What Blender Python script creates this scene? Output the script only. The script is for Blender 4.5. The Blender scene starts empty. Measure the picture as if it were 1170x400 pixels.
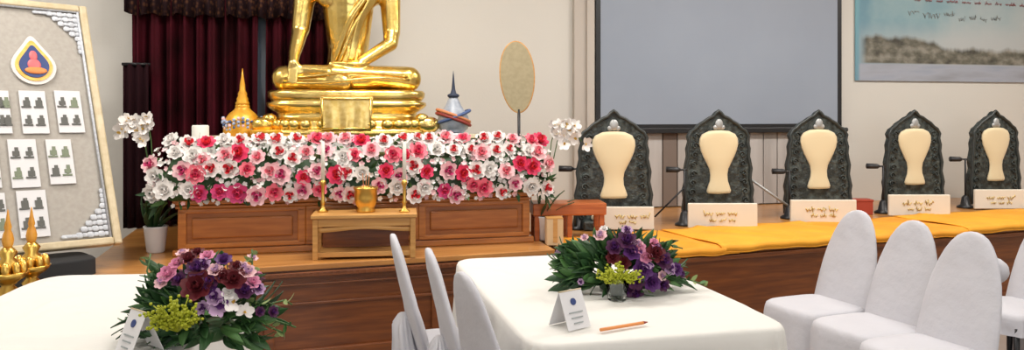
import bpy, math, random
from mathutils import Vector, Matrix, Euler, noise
PI = math.pi
R = math.radians
sin, cos = math.sin, math.cos
random.seed(7)
C = bpy.context.scene.collection
TH = R(14.0)           # how far the camera is turned right of the wall's normal
F = 900.0
ST, CT = sin(TH), cos(TH)

def cam(px, z, h=0.0):                       # point at depth z along the view, seen in column px
    u = (px - 585) / F
    return Vector((z * (ST + u * CT), z * (CT - u * ST), h))
def onh(px, py, h):                          # point of the horizontal plane h seen at px, py
    return cam(px, (1.5 - h) * F / (py - 128), h)
def hat(py, z):                              # height seen in row py at depth z
    return 1.5 - (py - 128) * z / F
def onY(px, Y):
    u = (px - 585) / F
    z = Y / (CT - u * ST)
    return z * (ST + u * CT), z

# ------------------------------------------------------------------ materials
def mat(name, col, rough=0.6, metal=0.0, col2=None, scale=8.0, stretch=(1, 1, 1), bump=0.0, bscale=None,
        sheen=0.0, trans=0.0, coat=0.0, lo=0.35, hi=0.65, detail=4, ttype='noise', spec=0.5):
    m = bpy.data.materials.new(name); m.use_nodes = True
    nt = m.node_tree; b = nt.nodes['Principled BSDF']
    b.inputs['Base Color'].default_value = (*col, 1)
    b.inputs['Roughness'].default_value = rough
    b.inputs['Metallic'].default_value = metal
    b.inputs['Specular IOR Level'].default_value = spec
    if sheen: b.inputs['Sheen Weight'].default_value = sheen
    if trans:
        b.inputs['Transmission Weight'].default_value = trans; b.inputs['IOR'].default_value = 1.45
    if coat: b.inputs['Coat Weight'].default_value = coat; b.inputs['Coat Roughness'].default_value = 0.15
    tc = nt.nodes.new('ShaderNodeTexCoord'); mp = nt.nodes.new('ShaderNodeMapping')
    mp.inputs['Scale'].default_value = stretch
    nt.links.new(tc.outputs['Object'], mp.inputs['Vector'])
    if col2 is not None:
        n = nt.nodes.new('ShaderNodeTexVoronoi' if ttype == 'voronoi' else 'ShaderNodeTexNoise')
        n.inputs['Scale'].default_value = scale
        if ttype != 'voronoi': n.inputs['Detail'].default_value = detail
        r = nt.nodes.new('ShaderNodeValToRGB')
        r.color_ramp.elements[0].position = lo; r.color_ramp.elements[0].color = (*col, 1)
        r.color_ramp.elements[1].position = hi; r.color_ramp.elements[1].color = (*col2, 1)
        nt.links.new(mp.outputs['Vector'], n.inputs['Vector'])
        nt.links.new(n.outputs[0], r.inputs['Fac'])
        nt.links.new(r.outputs['Color'], b.inputs['Base Color'])
    if bump:
        n2 = nt.nodes.new('ShaderNodeTexNoise'); n2.inputs['Scale'].default_value = bscale or scale
        n2.inputs['Detail'].default_value = 5
        bp = nt.nodes.new('ShaderNodeBump'); bp.inputs['Strength'].default_value = bump
        bp.inputs['Distance'].default_value = 0.02
        nt.links.new(mp.outputs['Vector'], n2.inputs['Vector'])
        nt.links.new(n2.outputs[0], bp.inputs['Height']); nt.links.new(bp.outputs['Normal'], b.inputs['Normal'])
    return m

M_ = dict(
    wall=mat('wall_paint', (.645, .62, .57), .8, bump=.05, bscale=60),
    pilaster=mat('pilaster_paint', (.50, .45, .40), .8),
    boards=mat('pale_boards', (.40, .37, .35), .6, col2=(.52, .49, .47), scale=3, stretch=(3, 1, .3)),
    boards_dark=mat('dark_boards', (.20, .155, .13), .6),
    floor=mat('floor_tile', (.23, .185, .155), .35, col2=(.28, .23, .20), scale=2),
    ceil=mat('ceiling_paint', (.80, .79, .76), .8),
    wood=mat('stage_wood', (.135, .036, .008), .35, col2=(.225, .065, .013), scale=5, stretch=(.7, 3, 9), bump=.04, coat=.3),
    woodtop=mat('deck_wood', (.42, .175, .042), .3, col2=(.56, .26, .07), scale=4, stretch=(.6, 8, 2), coat=.4),
    altar=mat('altar_wood', (.36, .115, .018), .35, col2=(.50, .18, .032), scale=5, stretch=(.7, 3, 8), coat=.3),
    altar_d=mat('altar_panel_wood', (.28, .085, .014), .4, col2=(.40, .135, .025), scale=5, stretch=(.7, 3, 8), coat=.3),
    oak=mat('oak_wood', (.47, .23, .06), .4, col2=(.60, .32, .10), scale=6, stretch=(.6, 4, 8)),
    redwood=mat('red_wood', (.36, .085, .02), .35, col2=(.46, .13, .03), scale=6, stretch=(.6, 4, 8)),
    gold=mat('polished_gold', (.80, .54, .13), .27, 1.0, col2=(.88, .66, .24), scale=5, bump=.35, bscale=9),
    brass=mat('brass', (.78, .50, .12), .3, 1.0),
    gilt=mat('gilt_lacquer', (.62, .27, .015), .35, .3, col2=(.80, .42, .04), scale=14),
    amber=mat('amber_wax', (.62, .23, .02), .35, col2=(.75, .36, .05), scale=12),
    curtain=mat('maroon_velvet', (.022, .0015, .003), .85, col2=(.060, .003, .009), scale=3, spec=.15),
    valance=mat('brown_brocade', (.09, .035, .018), .8, col2=(.018, .006, .008), scale=28, spec=.2, ttype='voronoi', lo=.2, hi=.5),
    darkdrape=mat('dark_drape', (.016, .003, .005), .9, spec=.15),
    glass_dusk=mat('window_glass', (.16, .20, .26), .1),
    cloth=mat('white_cloth', (.66, .645, .61), .85, bump=.6, bscale=3.5),
    cover=mat('white_cover', (.53, .525, .565), .75, bump=.7, bscale=6),
    black=mat('black_cloth', (.012, .012, .013), .8),
    blackm=mat('black_metal', (.015, .015, .017), .4, .3),
    screen=mat('screen_fabric', (.275, .315, .385), .75, col2=(.31, .35, .42), scale=.8),
    blackp=mat('black_plastic', (.018, .018, .02), .4),
    frame=mat('gilded_frame', (.50, .40, .24), .5, col2=(.60, .50, .33), scale=20),
    linen=mat('linen_board', (.35, .32, .285), .9, col2=(.39, .36, .32), scale=40),
    paper=mat('white_paper', (.66, .65, .66), .8),
    lace=mat('silver_lace', (.42, .44, .48), .6, col2=(.58, .60, .64), scale=60),
    ink=mat('dark_ink', (.10, .10, .09), .7),
    ink_g=mat('green_grey_print', (.18, .21, .14), .7),
    ink_r=mat('red_ink', (.38, .16, .16), .7),
    ink_gold=mat('gold_ink', (.66, .50, .20), .6),
    ink_grey=mat('grey_ink', (.30, .33, .33), .7),
    rimw=mat('emblem_rim', (.66, .63, .60), .6),
    embgold=mat('emblem_gold', (.72, .36, .05), .4, col2=(.80, .50, .12), scale=30),
    embblue=mat('emblem_blue', (.02, .045, .17), .5),
    embpink=mat('emblem_pink', (.75, .13, .14), .5),
    embor=mat('emblem_orange', (.78, .24, .06), .5),
    jade=mat('carved_green_wood', (.018, .024, .023), .5, col2=(.09, .108, .10), scale=22, bump=.9, bscale=26, lo=.45, hi=.75),
    jade_r=mat('carved_edge', (.030, .036, .035), .4, .0),
    cream=mat('cream_upholstery', (.72, .60, .38), .6, sheen=.3),
    silver=mat('silver_ornament', (.42, .43, .43), .4, .4),
    navy=mat('navy_fabric', (.02, .03, .06), .7),
    card=mat('ivory_board', (.72, .67, .58), .7),
    orange=mat('saffron_cloth', (.68, .26, .010), .75, col2=(.78, .33, .016), scale=3, bump=.15, bscale=8),
    orange2=mat('golden_cloth', (.72, .30, .012), .75, col2=(.80, .37, .02), scale=3, bump=.15, bscale=8),
    fan=mat('woven_fan', (.33, .28, .17), .8, col2=(.38, .32, .20), scale=40),
    bluegrey=mat('blue_grey_porcelain', (.23, .26, .32), .4, col2=(.36, .39, .44), scale=20),
    sash_o=mat('orange_sash', (.55, .20, .08), .6), sash_r=mat('dark_red_sash', (.25, .03, .02), .6),
    sash_b=mat('blue_sash', (.05, .09, .22), .5), sash_l=mat('pale_blue_beads', (.35, .42, .60), .5),
    white=mat('white_porcelain', (.74, .74, .76), .35), wax=mat('white_wax', (.80, .77, .70), .5),
    rimg=mat('rubbed_gold_cloth', (.82, .62, .25), .38, 1.0, col2=(.66, .45, .13), scale=30),
    beige=mat('beige_box', (.62, .45, .26), .7),
    redbox=mat('red_box', (.36, .045, .02), .6),
    leaf=mat('dark_leaf', (.016, .055, .016), .5, col2=(.035, .10, .028), scale=6),
    leaf2=mat('mid_leaf', (.07, .17, .045), .5), leaf3=mat('pale_leaf', (.30, .38, .14), .6),
    yellow=mat('yellow_green_sprig', (.36, .39, .012), .6),
    stem=mat('green_stem', (.06, .13, .03), .6),
    pinkd=mat('deep_pink_petal', (.72, .045, .13), .6), pinkr=mat('red_petal', (.70, .03, .045), .6),
    pinkm=mat('pink_petal', (.82, .20, .26), .6), pinkl=mat('pale_pink_petal', (.82, .52, .54), .6),
    whitep=mat('white_petal', (.80, .76, .73), .6), magenta=mat('magenta_petal', (.62, .06, .20), .6),
    darkred=mat('dark_red_petal', (.12, .008, .014), .6), purple=mat('purple_petal', (.10, .022, .15), .6),
    plum=mat('plum_petal', (.075, .012, .06), .6), lilac=mat('lilac_petal', (.52, .33, .52), .6),
    rosep=mat('rose_pink_petal', (.70, .27, .42), .6), cor=mat('yellow_heart', (.62, .38, .06), .6),
    glass=mat('clear_glass', (.97, .99, .99), .02, trans=1.0),
    pen=mat('orange_pen', (.72, .26, .07), .5),
)

def painting_mat():
    m = bpy.data.materials.new('printed_landscape'); m.use_nodes = True
    nt = m.node_tree; b = nt.nodes['Principled BSDF']; b.inputs['Roughness'].default_value = .5
    tc = nt.nodes.new('ShaderNodeTexCoord'); sp = nt.nodes.new('ShaderNodeSeparateXYZ')
    L = nt.links.new
    L(tc.outputs['Object'], sp.inputs[0])
    def N(sc, st=(1, 1, 1), det=5):
        mp = nt.nodes.new('ShaderNodeMapping'); mp.inputs['Scale'].default_value = st
        L(tc.outputs['Object'], mp.inputs['Vector'])
        n = nt.nodes.new('ShaderNodeTexNoise'); n.inputs['Scale'].default_value = sc; n.inputs['Detail'].default_value = det
        L(mp.outputs[0], n.inputs['Vector']); return n.outputs[0]
    def MA(op, a, bb, clamp=False):
        n = nt.nodes.new('ShaderNodeMath'); n.operation = op; n.use_clamp = clamp
        for i, v in enumerate((a, bb)):
            if hasattr(v, 'links'): L(v, n.inputs[i])
            else: n.inputs[i].default_value = v
        return n.outputs[0]
    def ramp(fac, els):
        r = nt.nodes.new('ShaderNodeValToRGB'); e = r.color_ramp.elements
        e[0].position, e[0].color = els[0][0], (*els[0][1], 1); e[1].position, e[1].color = els[-1][0], (*els[-1][1], 1)
        for p, c in els[1:-1]:
            x = e.new(p); x.color = (*c, 1)
        L(fac, r.inputs[0]); return r.outputs[0]
    def mix(f, a, c):
        n = nt.nodes.new('ShaderNodeMix'); n.data_type = 'RGBA'
        L(f, n.inputs[0]); L(a, n.inputs[6]); L(c, n.inputs[7]); return n.outputs[2]
    X, Z = sp.outputs[0], sp.outputs[2]      # metres from the lower left corner
    sky = ramp(MA('ADD', MA('MULTIPLY', X, .22), MA('MULTIPLY', MA('SUBTRACT', N(1.4), .5), .9)),
               [(0, (.13, .27, .35)), (.15, (.25, .38, .42)), (.35, (.37, .44, .455)), (.6, (.47, .50, .49)), (1, (.34, .48, .50))])
    water = ramp(N(2.5, (.6, 1, 3)), [(.3, (.28, .32, .40)), (.5, (.36, .38, .44)), (.75, (.28, .29, .32))])
    land = ramp(N(7, (1, 1, 1.6)), [(.34, (.055, .052, .042)), (.5, (.145, .138, .108)), (.66, (.27, .255, .215))])
    # height of the tree line: tall on the left, lower to the right
    st_ = MA('SUBTRACT', 1, MA('MULTIPLY', MA('SUBTRACT', X, .45, ), 1.6, ), True)
    top = MA('ADD', MA('ADD', .36, MA('MULTIPLY', MA('SUBTRACT', 1, MA('MULTIPLY', MA('SUBTRACT', X, .75), 2.5), True), .11)),
             MA('MULTIPLY', MA('SUBTRACT', N(6, (1, 1, .01)), .5), .16))
    isl = MA('MULTIPLY', MA('MULTIPLY', MA('SUBTRACT', top, Z), 20, True), MA('MULTIPLY', MA('SUBTRACT', Z, .17), 60, True), True)
    isl = MA('MULTIPLY', isl, MA('MULTIPLY', MA('SUBTRACT', X, .05), 12, True))
    isw = MA('MULTIPLY', MA('SUBTRACT', .185, Z), 40, True)
    mist = MA('MULTIPLY', MA('MULTIPLY', MA('SUBTRACT', .62, Z), 5, True), .7)
    mistc = ramp(X, [(0, (.30, .38, .42)), (1, (.46, .47, .47))])
    c = mix(isw, mix(isl, mix(mist, sky, mistc), land), water)
    edge = MA('MULTIPLY', MA('SUBTRACT', .06, X), 30, True)
    c = mix(edge, c, ramp(Z, [(0, (.16, .30, .38)), (1, (.16, .38, .44))]))
    L(c, b.inputs['Base Color'])
    return m
M_['painting'] = painting_mat()
M_['glass'].node_tree.nodes['Principled BSDF'].inputs['IOR'].default_value = 1.12

# ------------------------------------------------------------------ mesh collector
class MB:
    def __init__(s):
        s.v = []; s.f = []; s.mi = []; s.T = Matrix(); s.m = 0
    def add(s, vs, fs):
        o = len(s.v)
        s.v += [tuple(s.T @ Vector(p)) for p in vs]
        for f in fs: s.f.append([i + o for i in f]); s.mi.append(s.m)
    def box(s, c, d, taper=1.0):
        x, y, z = c; a, b, h = d[0] / 2, d[1] / 2, d[2] / 2
        t = taper
        vs = [(x - a, y - b, z - h), (x + a, y - b, z - h), (x + a, y + b, z - h), (x - a, y + b, z - h),
              (x - a * t, y - b * t, z + h), (x + a * t, y - b * t, z + h), (x + a * t, y + b * t, z + h), (x - a * t, y + b * t, z + h)]
        s.add(vs, [(0, 3, 2, 1), (4, 5, 6, 7), (0, 1, 5, 4), (1, 2, 6, 5), (2, 3, 7, 6), (3, 0, 4, 7)])
        return s
    def loft(s, rings, cap0=True, cap1=True, close=True):
        n = len(rings[0]); vs = [p for r in rings for p in r]; fs = []
        for i in range(len(rings) - 1):
            for j in range(n if close else n - 1):
                k = (j + 1) % n
                fs.append((i * n + j, i * n + k, (i + 1) * n + k, (i + 1) * n + j))
        if cap0: fs.append(tuple(range(n - 1, -1, -1)))
        if cap1: fs.append(tuple((len(rings) - 1) * n + j for j in range(n)))
        s.add(vs, fs); return s
    def lathe(s, prof, c=(0, 0, 0), n=20, sx=1, sy=1, cap0=True, cap1=True):
        rings = [[(c[0] + r * sx * cos(2 * PI * j / n), c[1] + r * sy * sin(2 * PI * j / n), c[2] + z) for j in range(n)] for r, z in prof]
        return s.loft(rings, cap0, cap1)
    def tube(s, pts, rad, n=8):
        pts = [Vector(p) for p in pts]
        if not isinstance(rad, (list, tuple)): rad = [rad] * len(pts)
        rings = []; up = None
        for i, p in enumerate(pts):
            t = (pts[min(i + 1, len(pts) - 1)] - pts[max(i - 1, 0)]).normalized()
            if up is None:
                up = Vector((0, 0, 1)) if abs(t.z) < .9 else Vector((1, 0, 0))
            a = t.cross(up).normalized(); up = a.cross(t).normalized()
            rings.append([tuple(p + rad[i] * (cos(2 * PI * j / n) * a + sin(2 * PI * j / n) * up)) for j in range(n)])
        return s.loft(rings)
    def ell(s, c, r, rot=None, n=16, m=10):
        rings = []
        Rm = Euler(rot).to_matrix() if rot else Matrix.Identity(3)
        for i in range(1, m):
            a = PI * i / m - PI / 2
            rings.append([tuple(Vector(c) + Rm @ Vector((r[0] * cos(a) * cos(2 * PI * j / n), r[1] * cos(a) * sin(2 * PI * j / n), r[2] * sin(a)))) for j in range(n)])
        return s.loft(rings)
    def prism(s, outline, d0, d1):            # outline in local x,z ; extruded along y
        n = len(outline)
        vs = [(x, d0, z) for x, z in outline] + [(x, d1, z) for x, z in outline]
        fs = [tuple(range(n)), tuple(range(2 * n - 1, n - 1, -1))]
        for i in range(n):
            k = (i + 1) % n; fs.append((k, i, n + i, n + k))
        s.add(vs, fs); return s
    def grid(s, fn, nu, nv):
        vs = [fn(i / nu, j / nv) for j in range(nv + 1) for i in range(nu + 1)]
        fs = [(j * (nu + 1) + i, j * (nu + 1) + i + 1, (j + 1) * (nu + 1) + i + 1, (j + 1) * (nu + 1) + i) for j in range(nv) for i in range(nu)]
        s.add(vs, fs); return s
    def mesh(s, name, mats, smooth=True):
        me = bpy.data.meshes.new(name); me.from_pydata(s.v, [], s.f)
        for m in (mats if isinstance(mats, (list, tuple)) else [mats]): me.materials.append(M_[m] if isinstance(m, str) else m)
        me.polygons.foreach_set('material_index', s.mi)
        if smooth: me.polygons.foreach_set('use_smooth', [True] * len(me.polygons))
        me.update(); return me
    def build(s, name, mats, parent=None, smooth=True, bevel=0, solid=0, auto=False, loc=None):
        o = bpy.data.objects.new(name, s.mesh(name, mats, smooth)); C.objects.link(o)
        if parent: o.parent = parent
        if loc is not None: o.location = loc
        if solid:
            md = o.modifiers.new('s', 'SOLIDIFY'); md.thickness = solid; md.offset = 0
        if bevel:
            md = o.modifiers.new('b', 'BEVEL'); md.width = bevel; md.segments = 2; md.limit_method = 'ANGLE'; md.angle_limit = R(50)
            o.data.polygons.foreach_set('use_smooth', [False] * len(o.data.polygons))
        return o

def tag(o, label=None, cat=None, group=None, kind=None):
    if label: o['label'] = label
    if cat: o['category'] = cat
    if group: o['group'] = group
    if kind: o['kind'] = kind
    return o
def thing(name, label, cat, loc=(0, 0, 0), rz=0, group=None):
    o = bpy.data.objects.new(name, None); C.objects.link(o)
    o.location = loc; o.rotation_euler = (0, 0, rz); o.empty_display_size = .1
    return tag(o, label, cat, group)
def struct(o): o['kind'] = 'structure'; return o
def inst(name, me, parent, T):
    o = bpy.data.objects.new(name, me); C.objects.link(o); o.parent = parent; o.matrix_basis = T; return o
def copy_tree(o, parent=None):
    c = o.copy(); C.objects.link(c); c.parent = parent
    for ch in list(o.children): copy_tree(ch, c)
    return c
def smoothstep(a, b, x):
    t = max(0, min(1, (x - a) / (b - a))); return t * t * (3 - 2 * t)

# ------------------------------------------------------------------ the room
WY = 6.9
RX0, RX1, RY0, RY1, RH = -4.6, 9.6, -3.0, WY, 3.7
def slab(name, c, d, m): return struct(MB().box(c, d).build(name, m, smooth=False))
slab('floor', ((RX0 + RX1) / 2, (RY0 + RY1) / 2, -.05), (RX1 - RX0 + .4, RY1 - RY0 + .4, .1), 'floor')
slab('ceiling', ((RX0 + RX1) / 2, (RY0 + RY1) / 2, RH + .05), (RX1 - RX0 + .4, RY1 - RY0 + .4, .1), 'ceil')
slab('wall_back', ((RX0 + RX1) / 2, RY1 + .1, RH / 2), (RX1 - RX0 + .4, .2, RH), 'wall')
slab('wall_front', ((RX0 + RX1) / 2, RY0 - .1, RH / 2), (RX1 - RX0 + .4, .2, RH), 'wall')
slab('wall_left', (RX0 - .1, (RY0 + RY1) / 2, RH / 2), (.2, RY1 - RY0, RH), 'wall')
slab('wall_right', (RX1 + .1, (RY0 + RY1) / 2, RH / 2), (.2, RY1 - RY0, RH), 'wall')
# pilaster beside the screen
x0, _ = onY(654, WY); x1, _ = onY(677, WY)
m = MB(); m.box(((x0 + x1) / 2, WY - .03, RH / 2), (x1 - x0, .06, RH)); m.box(((x0 + x1) / 2 + .05, WY - .075, RH / 2), (.07, .03, RH))
struct(m.build('trim_1', 'pilaster', smooth=False))
# pale boarded panel of the wall under the screen
xa, _ = onY(738, WY); xb, _ = onY(1000, WY)
xb = onY(962, WY)[0]
pan = MB(); n = 14
for i in range(n):
    a = xa + (xb - xa) * i / n
    pan.m = 1 if i in (5, 6, 1) else 0
    pan.box((a + (xb - xa) / n / 2, WY - .02, .98), ((xb - xa) / n - .012, .04, .74))
pan.m = 1; pan.box(((xa + xb) / 2, WY - .005, .98), (xb - xa, .01, .74))
struct(pan.build('trim_2', ['boards', 'boards_dark'], smooth=False))
# dusk window in the slit of the curtains
xa, _ = onY(285, WY); xb, _ = onY(325, WY)
w = MB().box(((xa + xb) / 2, WY - .025, 1.85), (xb - xa, .03, 1.5)).build('window_1', 'glass_dusk', smooth=False); struct(w)
m = MB()
for x in (xa, xb): m.box((x, WY - .03, 1.85), (.05, .05, 1.6))
for z in (1.08, 2.62): m.box(((xa + xb) / 2, WY - .03, z), (xb - xa + .1, .05, .05))
m.build('window_frame', 'pilaster', w, smooth=False)

# ------------------------------------------------------------------ stages
DH = .6
# left (main) stage: origin at its front left corner
SA = R(4.6); SO = Vector((-1.30, 4.71, 0)); SL = 2.83
stage = thing('wooden_stage', 'long brown wooden stage under the altar with moulded front', 'stage', SO, SA)
def prismz(mb, pts, z0, z1):
    n = len(pts); vs = [(x, y, z0) for x, y in pts] + [(x, y, z1) for x, y in pts]
    fs = [tuple(range(n - 1, -1, -1)), tuple(range(n, 2 * n))] + [(i, (i + 1) % n, n + (i + 1) % n, n + i) for i in range(n)]
    mb.add(vs, fs); return mb
def locals_(O, a, pts):
    return [((p[0] - O[0]) * cos(a) + (p[1] - O[1]) * sin(a), -(p[0] - O[0]) * sin(a) + (p[1] - O[1]) * cos(a)) for p in pts]
def Wd(O, a, x, y): return (O[0] + x * cos(a) - y * sin(a), O[1] + x * sin(a) + y * cos(a))
fr = Wd(SO, SA, SL, 0)
poly = locals_(SO, SA, [(SO[0], SO[1]), fr, (fr[0], WY - .01), (SO[0] - .05, WY - .01)])
prismz(MB(), poly, DH - .035, DH).build('deck', 'woodtop', stage, bevel=.006)
poly2 = locals_(SO, SA, [Wd(SO, SA, .03, .03), Wd(SO, SA, SL, .03), (fr[0], WY - .03), (SO[0] - .02, WY - .03)])
prismz(MB(), poly2, 0, DH - .035).build('front_panel', 'wood', stage, smooth=False)
m = MB(); m.box((SL / 2, .015, DH - .06), (SL - .02, .04, .03)); m.box((SL / 2, .02, DH - .12), (SL - .02, .03, .012)); m.box((SL / 2, .02, DH - .235), (SL - .02, .026, .018)); m.box((SL / 2, .018, .05), (SL - .02, .03, .09))
for x in (.02, 1.02, 2.02, SL - .04): m.box((x + .02, .02, .3), (.06, .026, .42))
m.build('moulding', 'wood', stage, bevel=.005)
m = MB()
for i in range(74): m.box((.05 + i * .039, -.004, DH - .062), (.02, .012, .016))
m.build('dentil_strip', 'wood', stage, smooth=False)
# right stage
PA = R(7.0); PO = Vector((1.57, 4.573, 0)); PL = 6.7
fr = Wd(PO, PA, PL, 0)
rst = thing('monks_platform', 'brown wooden platform carrying the row of carved chairs', 'stage', PO, PA)
poly = locals_(PO, PA, [(PO[0], PO[1]), fr, (fr[0], WY - .01), (PO[0], WY - .01)])
prismz(MB(), poly, DH - .035, DH).build('deck', 'woodtop', rst, bevel=.006)
poly2 = locals_(PO, PA, [Wd(PO, PA, .03, .03), Wd(PO, PA, PL - .03, .03), (fr[0] - .03, WY - .03), (PO[0] + .03, WY - .03)])
prismz(MB(), poly2, 0, DH - .035).build('front_panel', 'wood', rst, smooth=False)
m = MB(); m.box((PL / 2, .012, DH - .06), (PL - .02, .04, .03)); m.box((PL / 2, .018, .05), (PL - .02, .03, .09))
m.build('moulding', 'wood', rst, bevel=.005)

# ------------------------------------------------------------------ altar
AX0, AX1, AY = -.862, 1.465, 5.25
ax = (AX0 + AX1) / 2; aw = AX1 - AX0
al = thing('altar_cabinet', 'long orange-brown panelled altar cabinet under the pink flowers', 'altar', (ax, AY, DH))
MB().box((0, .55, .16), (aw - .06, 1.06, .32)).build('body', 'altar_d', al, bevel=.006)
m = MB(); m.box((0, .54, .335), (aw, 1.1, .03)); m.box((0, .545, .305), (aw - .03, 1.09, .02)); m.build('top', 'altar', al, bevel=.006)
MB().box((0, .545, .02), (aw + .0, 1.1, .04)).build('plinth', 'altar', al, bevel=.006)
m = MB()
xs = [-aw / 2 + .03, -aw / 2 + .80, aw / 2 - .80, aw / 2 - .03]
for i in range(3):
    a, b = xs[i], xs[i + 1]
    for (c, d) in ((((a + b) / 2, .012, .28), (b - a, .025, .03)), (((a + b) / 2, .012, .06), (b - a, .025, .03)), ((a + .025, .012, .17), (.05, .025, .22)), ((b - .025, .012, .17), (.05, .025, .22))):
        m.box(c, d)
m.build('panel_frame', 'altar', al, bevel=.006)
m = MB()
for i in range(3):
    a, b = xs[i], xs[i + 1]; m.box(((a + b) / 2, .014, .17), (b - a - .16, .02, .13))
m.build('raised_panel', 'altar_d', al, bevel=.01)
# upper tier carrying the statue
sx, sy = .235, 5.98
t2 = thing('statue_plinth', 'white draped plinth under the golden statue behind the flowers', 'plinth', (ax, 5.98, .95))
MB().box((0, 0, .18), (2.2, .72, .36)).build('body', 'cloth', t2, bevel=.02)
MB().box((0, 0, .365), (2.24, .74, .014)).build('edge_band', 'cream', t2, bevel=.004)
TOPZ = .95 + .372

# ------------------------------------------------------------------ golden statue
g = thing('golden_statue', 'large golden seated meditating statue above the pink flower bank', 'statue', (sx, sy, TOPZ), -R(4))
S = 1.0
m = MB()
def cap(a, b, ra, rb, flat=1.0):
    a, b = Vector(a), Vector(b); k = 7
    for i in range(k + 1):
        t = i / k; p = a.lerp(b, t); r = ra + (rb - ra) * t
        m.ell(p, (r, r, r * flat), n=14, m=8)
    m.tube([a.lerp(b, i / k) for i in range(k + 1)], [ra + (rb - ra) * i / k for i in range(k + 1)], 14)
ZL = .335                       # top of the throne
# crossed legs
cap((-.10, .02, ZL + .09), (-.44, -.13, ZL + .085), .105, .095)
cap((.10, .02, ZL + .09), (.44, -.13, ZL + .085), .105, .095)
cap((-.44, -.13, ZL + .085), (-.02, -.25, ZL + .055), .09, .060)
cap((.44, -.13, ZL + .085), (-.10, -.24, ZL + .115), .09, .060)
cap((-.10, -.24, ZL + .13), (-.30, -.22, ZL + .145), .048, .038)       # foot on the thigh
for i in range(5): m.ell((-.325 - .004 * i, -.245 + .017 * i, ZL + .155 + .004 * i), (.024, .012, .014))
m.ell((0, -.05, ZL + .06), (.40, .22, .08))
# torso
cap((0, .02, ZL + .12), (0, .03, ZL + .34), .165, .145)
cap((0, .03, ZL + .34), (0, .03, ZL + .70), .155, .20)
m.ell((0, .03, ZL + .74), (.30, .14, .14)); m.ell((.11, -.06, ZL + .68), (.11, .08, .09)); m.ell((-.11, -.06, ZL + .68), (.11, .08, .09))
cap((-.305, .03, ZL + .78), (-.345, .0, ZL + .44), .084, .066)           # right arm, out of the viewer's left side
cap((-.345, .0, ZL + .44), (-.37, -.16, ZL + .26), .062, .044)
cap((-.37, -.16, ZL + .26), (-.372, -.235, ZL + .185), .042, .036)
for i in range(4): cap((-.398 + .018 * i, -.245, ZL + .17), (-.402 + .018 * i, -.27, ZL + .04 + .008 * abs(i - 1.5)), .012, .009)
cap((-.338, -.23, ZL + .18), (-.315, -.25, ZL + .12), .013, .010)
cap((.305, .03, ZL + .78), (.32, .0, ZL + .44), .084, .066)             # left arm into the lap
cap((.32, .0, ZL + .44), (.31, -.06, ZL + .35), .064, .056)
cap((.31, -.06, ZL + .35), (.10, -.21, ZL + .20), .055, .040)
m.ell((.04, -.22, ZL + .185), (.10, .05, .028))
for i in range(4): cap((-.02, -.25 + .018 * i, ZL + .19), (-.12, -.245 + .018 * i, ZL + .195), .012, .009)
# neck, head, ears, topknot (above the picture)
cap((0, .03, ZL + .84), (0, .02, ZL + .95), .07, .065)
m.ell((0, .0, ZL + 1.070), (.105, .115, .145)); m.ell((0, .03, ZL + 1.200), (.065, .065, .06))
m.tube([(0, .03, ZL + 1.220), (0, .03, ZL + 1.340)], [.035, .006], 10)
m.ell((0, -.115, ZL + 1.060), (.018, .022, .04)); m.ell((0, -.10, ZL + 1.005), (.035, .02, .012))
for s_ in (-1, 1):
    m.ell((s_ * .108, .02, ZL + 1.050), (.016, .03, .075)); m.ell((s_ * .04, -.10, ZL + 1.088), (.026, .014, .010))
body = m.build('body', 'gold', g)
md = body.modifiers.new('r', 'REMESH'); md.mode = 'VOXEL'; md.voxel_size = .0085; md.use_smooth_shade = True
md = body.modifiers.new('sm', 'SMOOTH'); md.iterations = 5; md.factor = .6
# robe: sash over the left shoulder and raised hems on the legs
m = MB()
def torso(a, z):                      # point on the chest, a angle from front, z above throne
    r = 0.166 + .05 * smoothstep(.3, .7, z)
    return Vector((r * 1.02 * sin(a) * (1 + .25 * smoothstep(.5, .66, z)), .03 - r * .98 * cos(a), ZL + z))
for off in (0, .012, .05):
    pts = [torso(-.75 + 1.5 * t + off * 6,   .16 + .66 * t) for t in [i / 14 for i in range(15)]]
    m.tube(pts, .008, 6)
m.grid(lambda u, v: tuple(torso(-.02 + .28 * u + .75 * v, .20 + .60 * v) * 1.0 + Vector((0, -.010, 0))), 6, 14)
m.build('shoulder_sash', 'gold', g, solid=.016)
m = MB()
for k, (zz, yy) in enumerate(((.065, -.015), (.105, -.02))):
    pts = [(x, -.315 + .10 * (abs(x) / .46) ** 2 + yy * .2 + .02 * k, ZL + zz + .02 * sin(6 * x + k)) for x in [(-.44 + .88 * i / 16) for i in range(17)]]
    m.tube(pts, .012, 6)
m.build('robe_hem', 'gold', g)
# throne
def rrect(a, b, z, n=40, p=4.0):
    out = []
    for j in range(n):
        t = 2 * PI * j / n; c, s_ = cos(t), sin(t)
        out.append((a * (abs(c) ** (2 / p)) * (1 if c >= 0 else -1), b * (abs(s_) ** (2 / p)) * (1 if s_ >= 0 else -1), z))
    return out
m = MB()
prof = [(.60, .345, 0), (.62, .36, .012), (.62, .36, .045), (.60, .345, .06), (.565, .325, .07), (.575, .33, .105), (.56, .32, .118), (.525, .29, .128),
        (.505, .275, .15), (.505, .275, .175), (.525, .29, .185), (.555, .31, .205), (.575, .325, .225), (.572, .325, .245), (.535, .30, .255),
        (.545, .31, .265), (.56, .32, .285), (.565, .32, .315), (.55, .31, .332), (.50, .28, .337)]
m.loft([rrect(a, b, z) for a, b, z in prof])
m.build('throne', 'gold', g)
m = MB()
for i in range(20):
    t = PI + PI * (i + .5) / 20
    c, s_ = cos(t), sin(t); a, b = .585, .335
    p = (a * (abs(c) ** .5) * (1 if c >= 0 else -1), b * (abs(s_) ** .5) * (1 if s_ >= 0 else -1), .09)
    m.ell(p, (.045, .035, .04), n=10, m=6)
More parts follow.
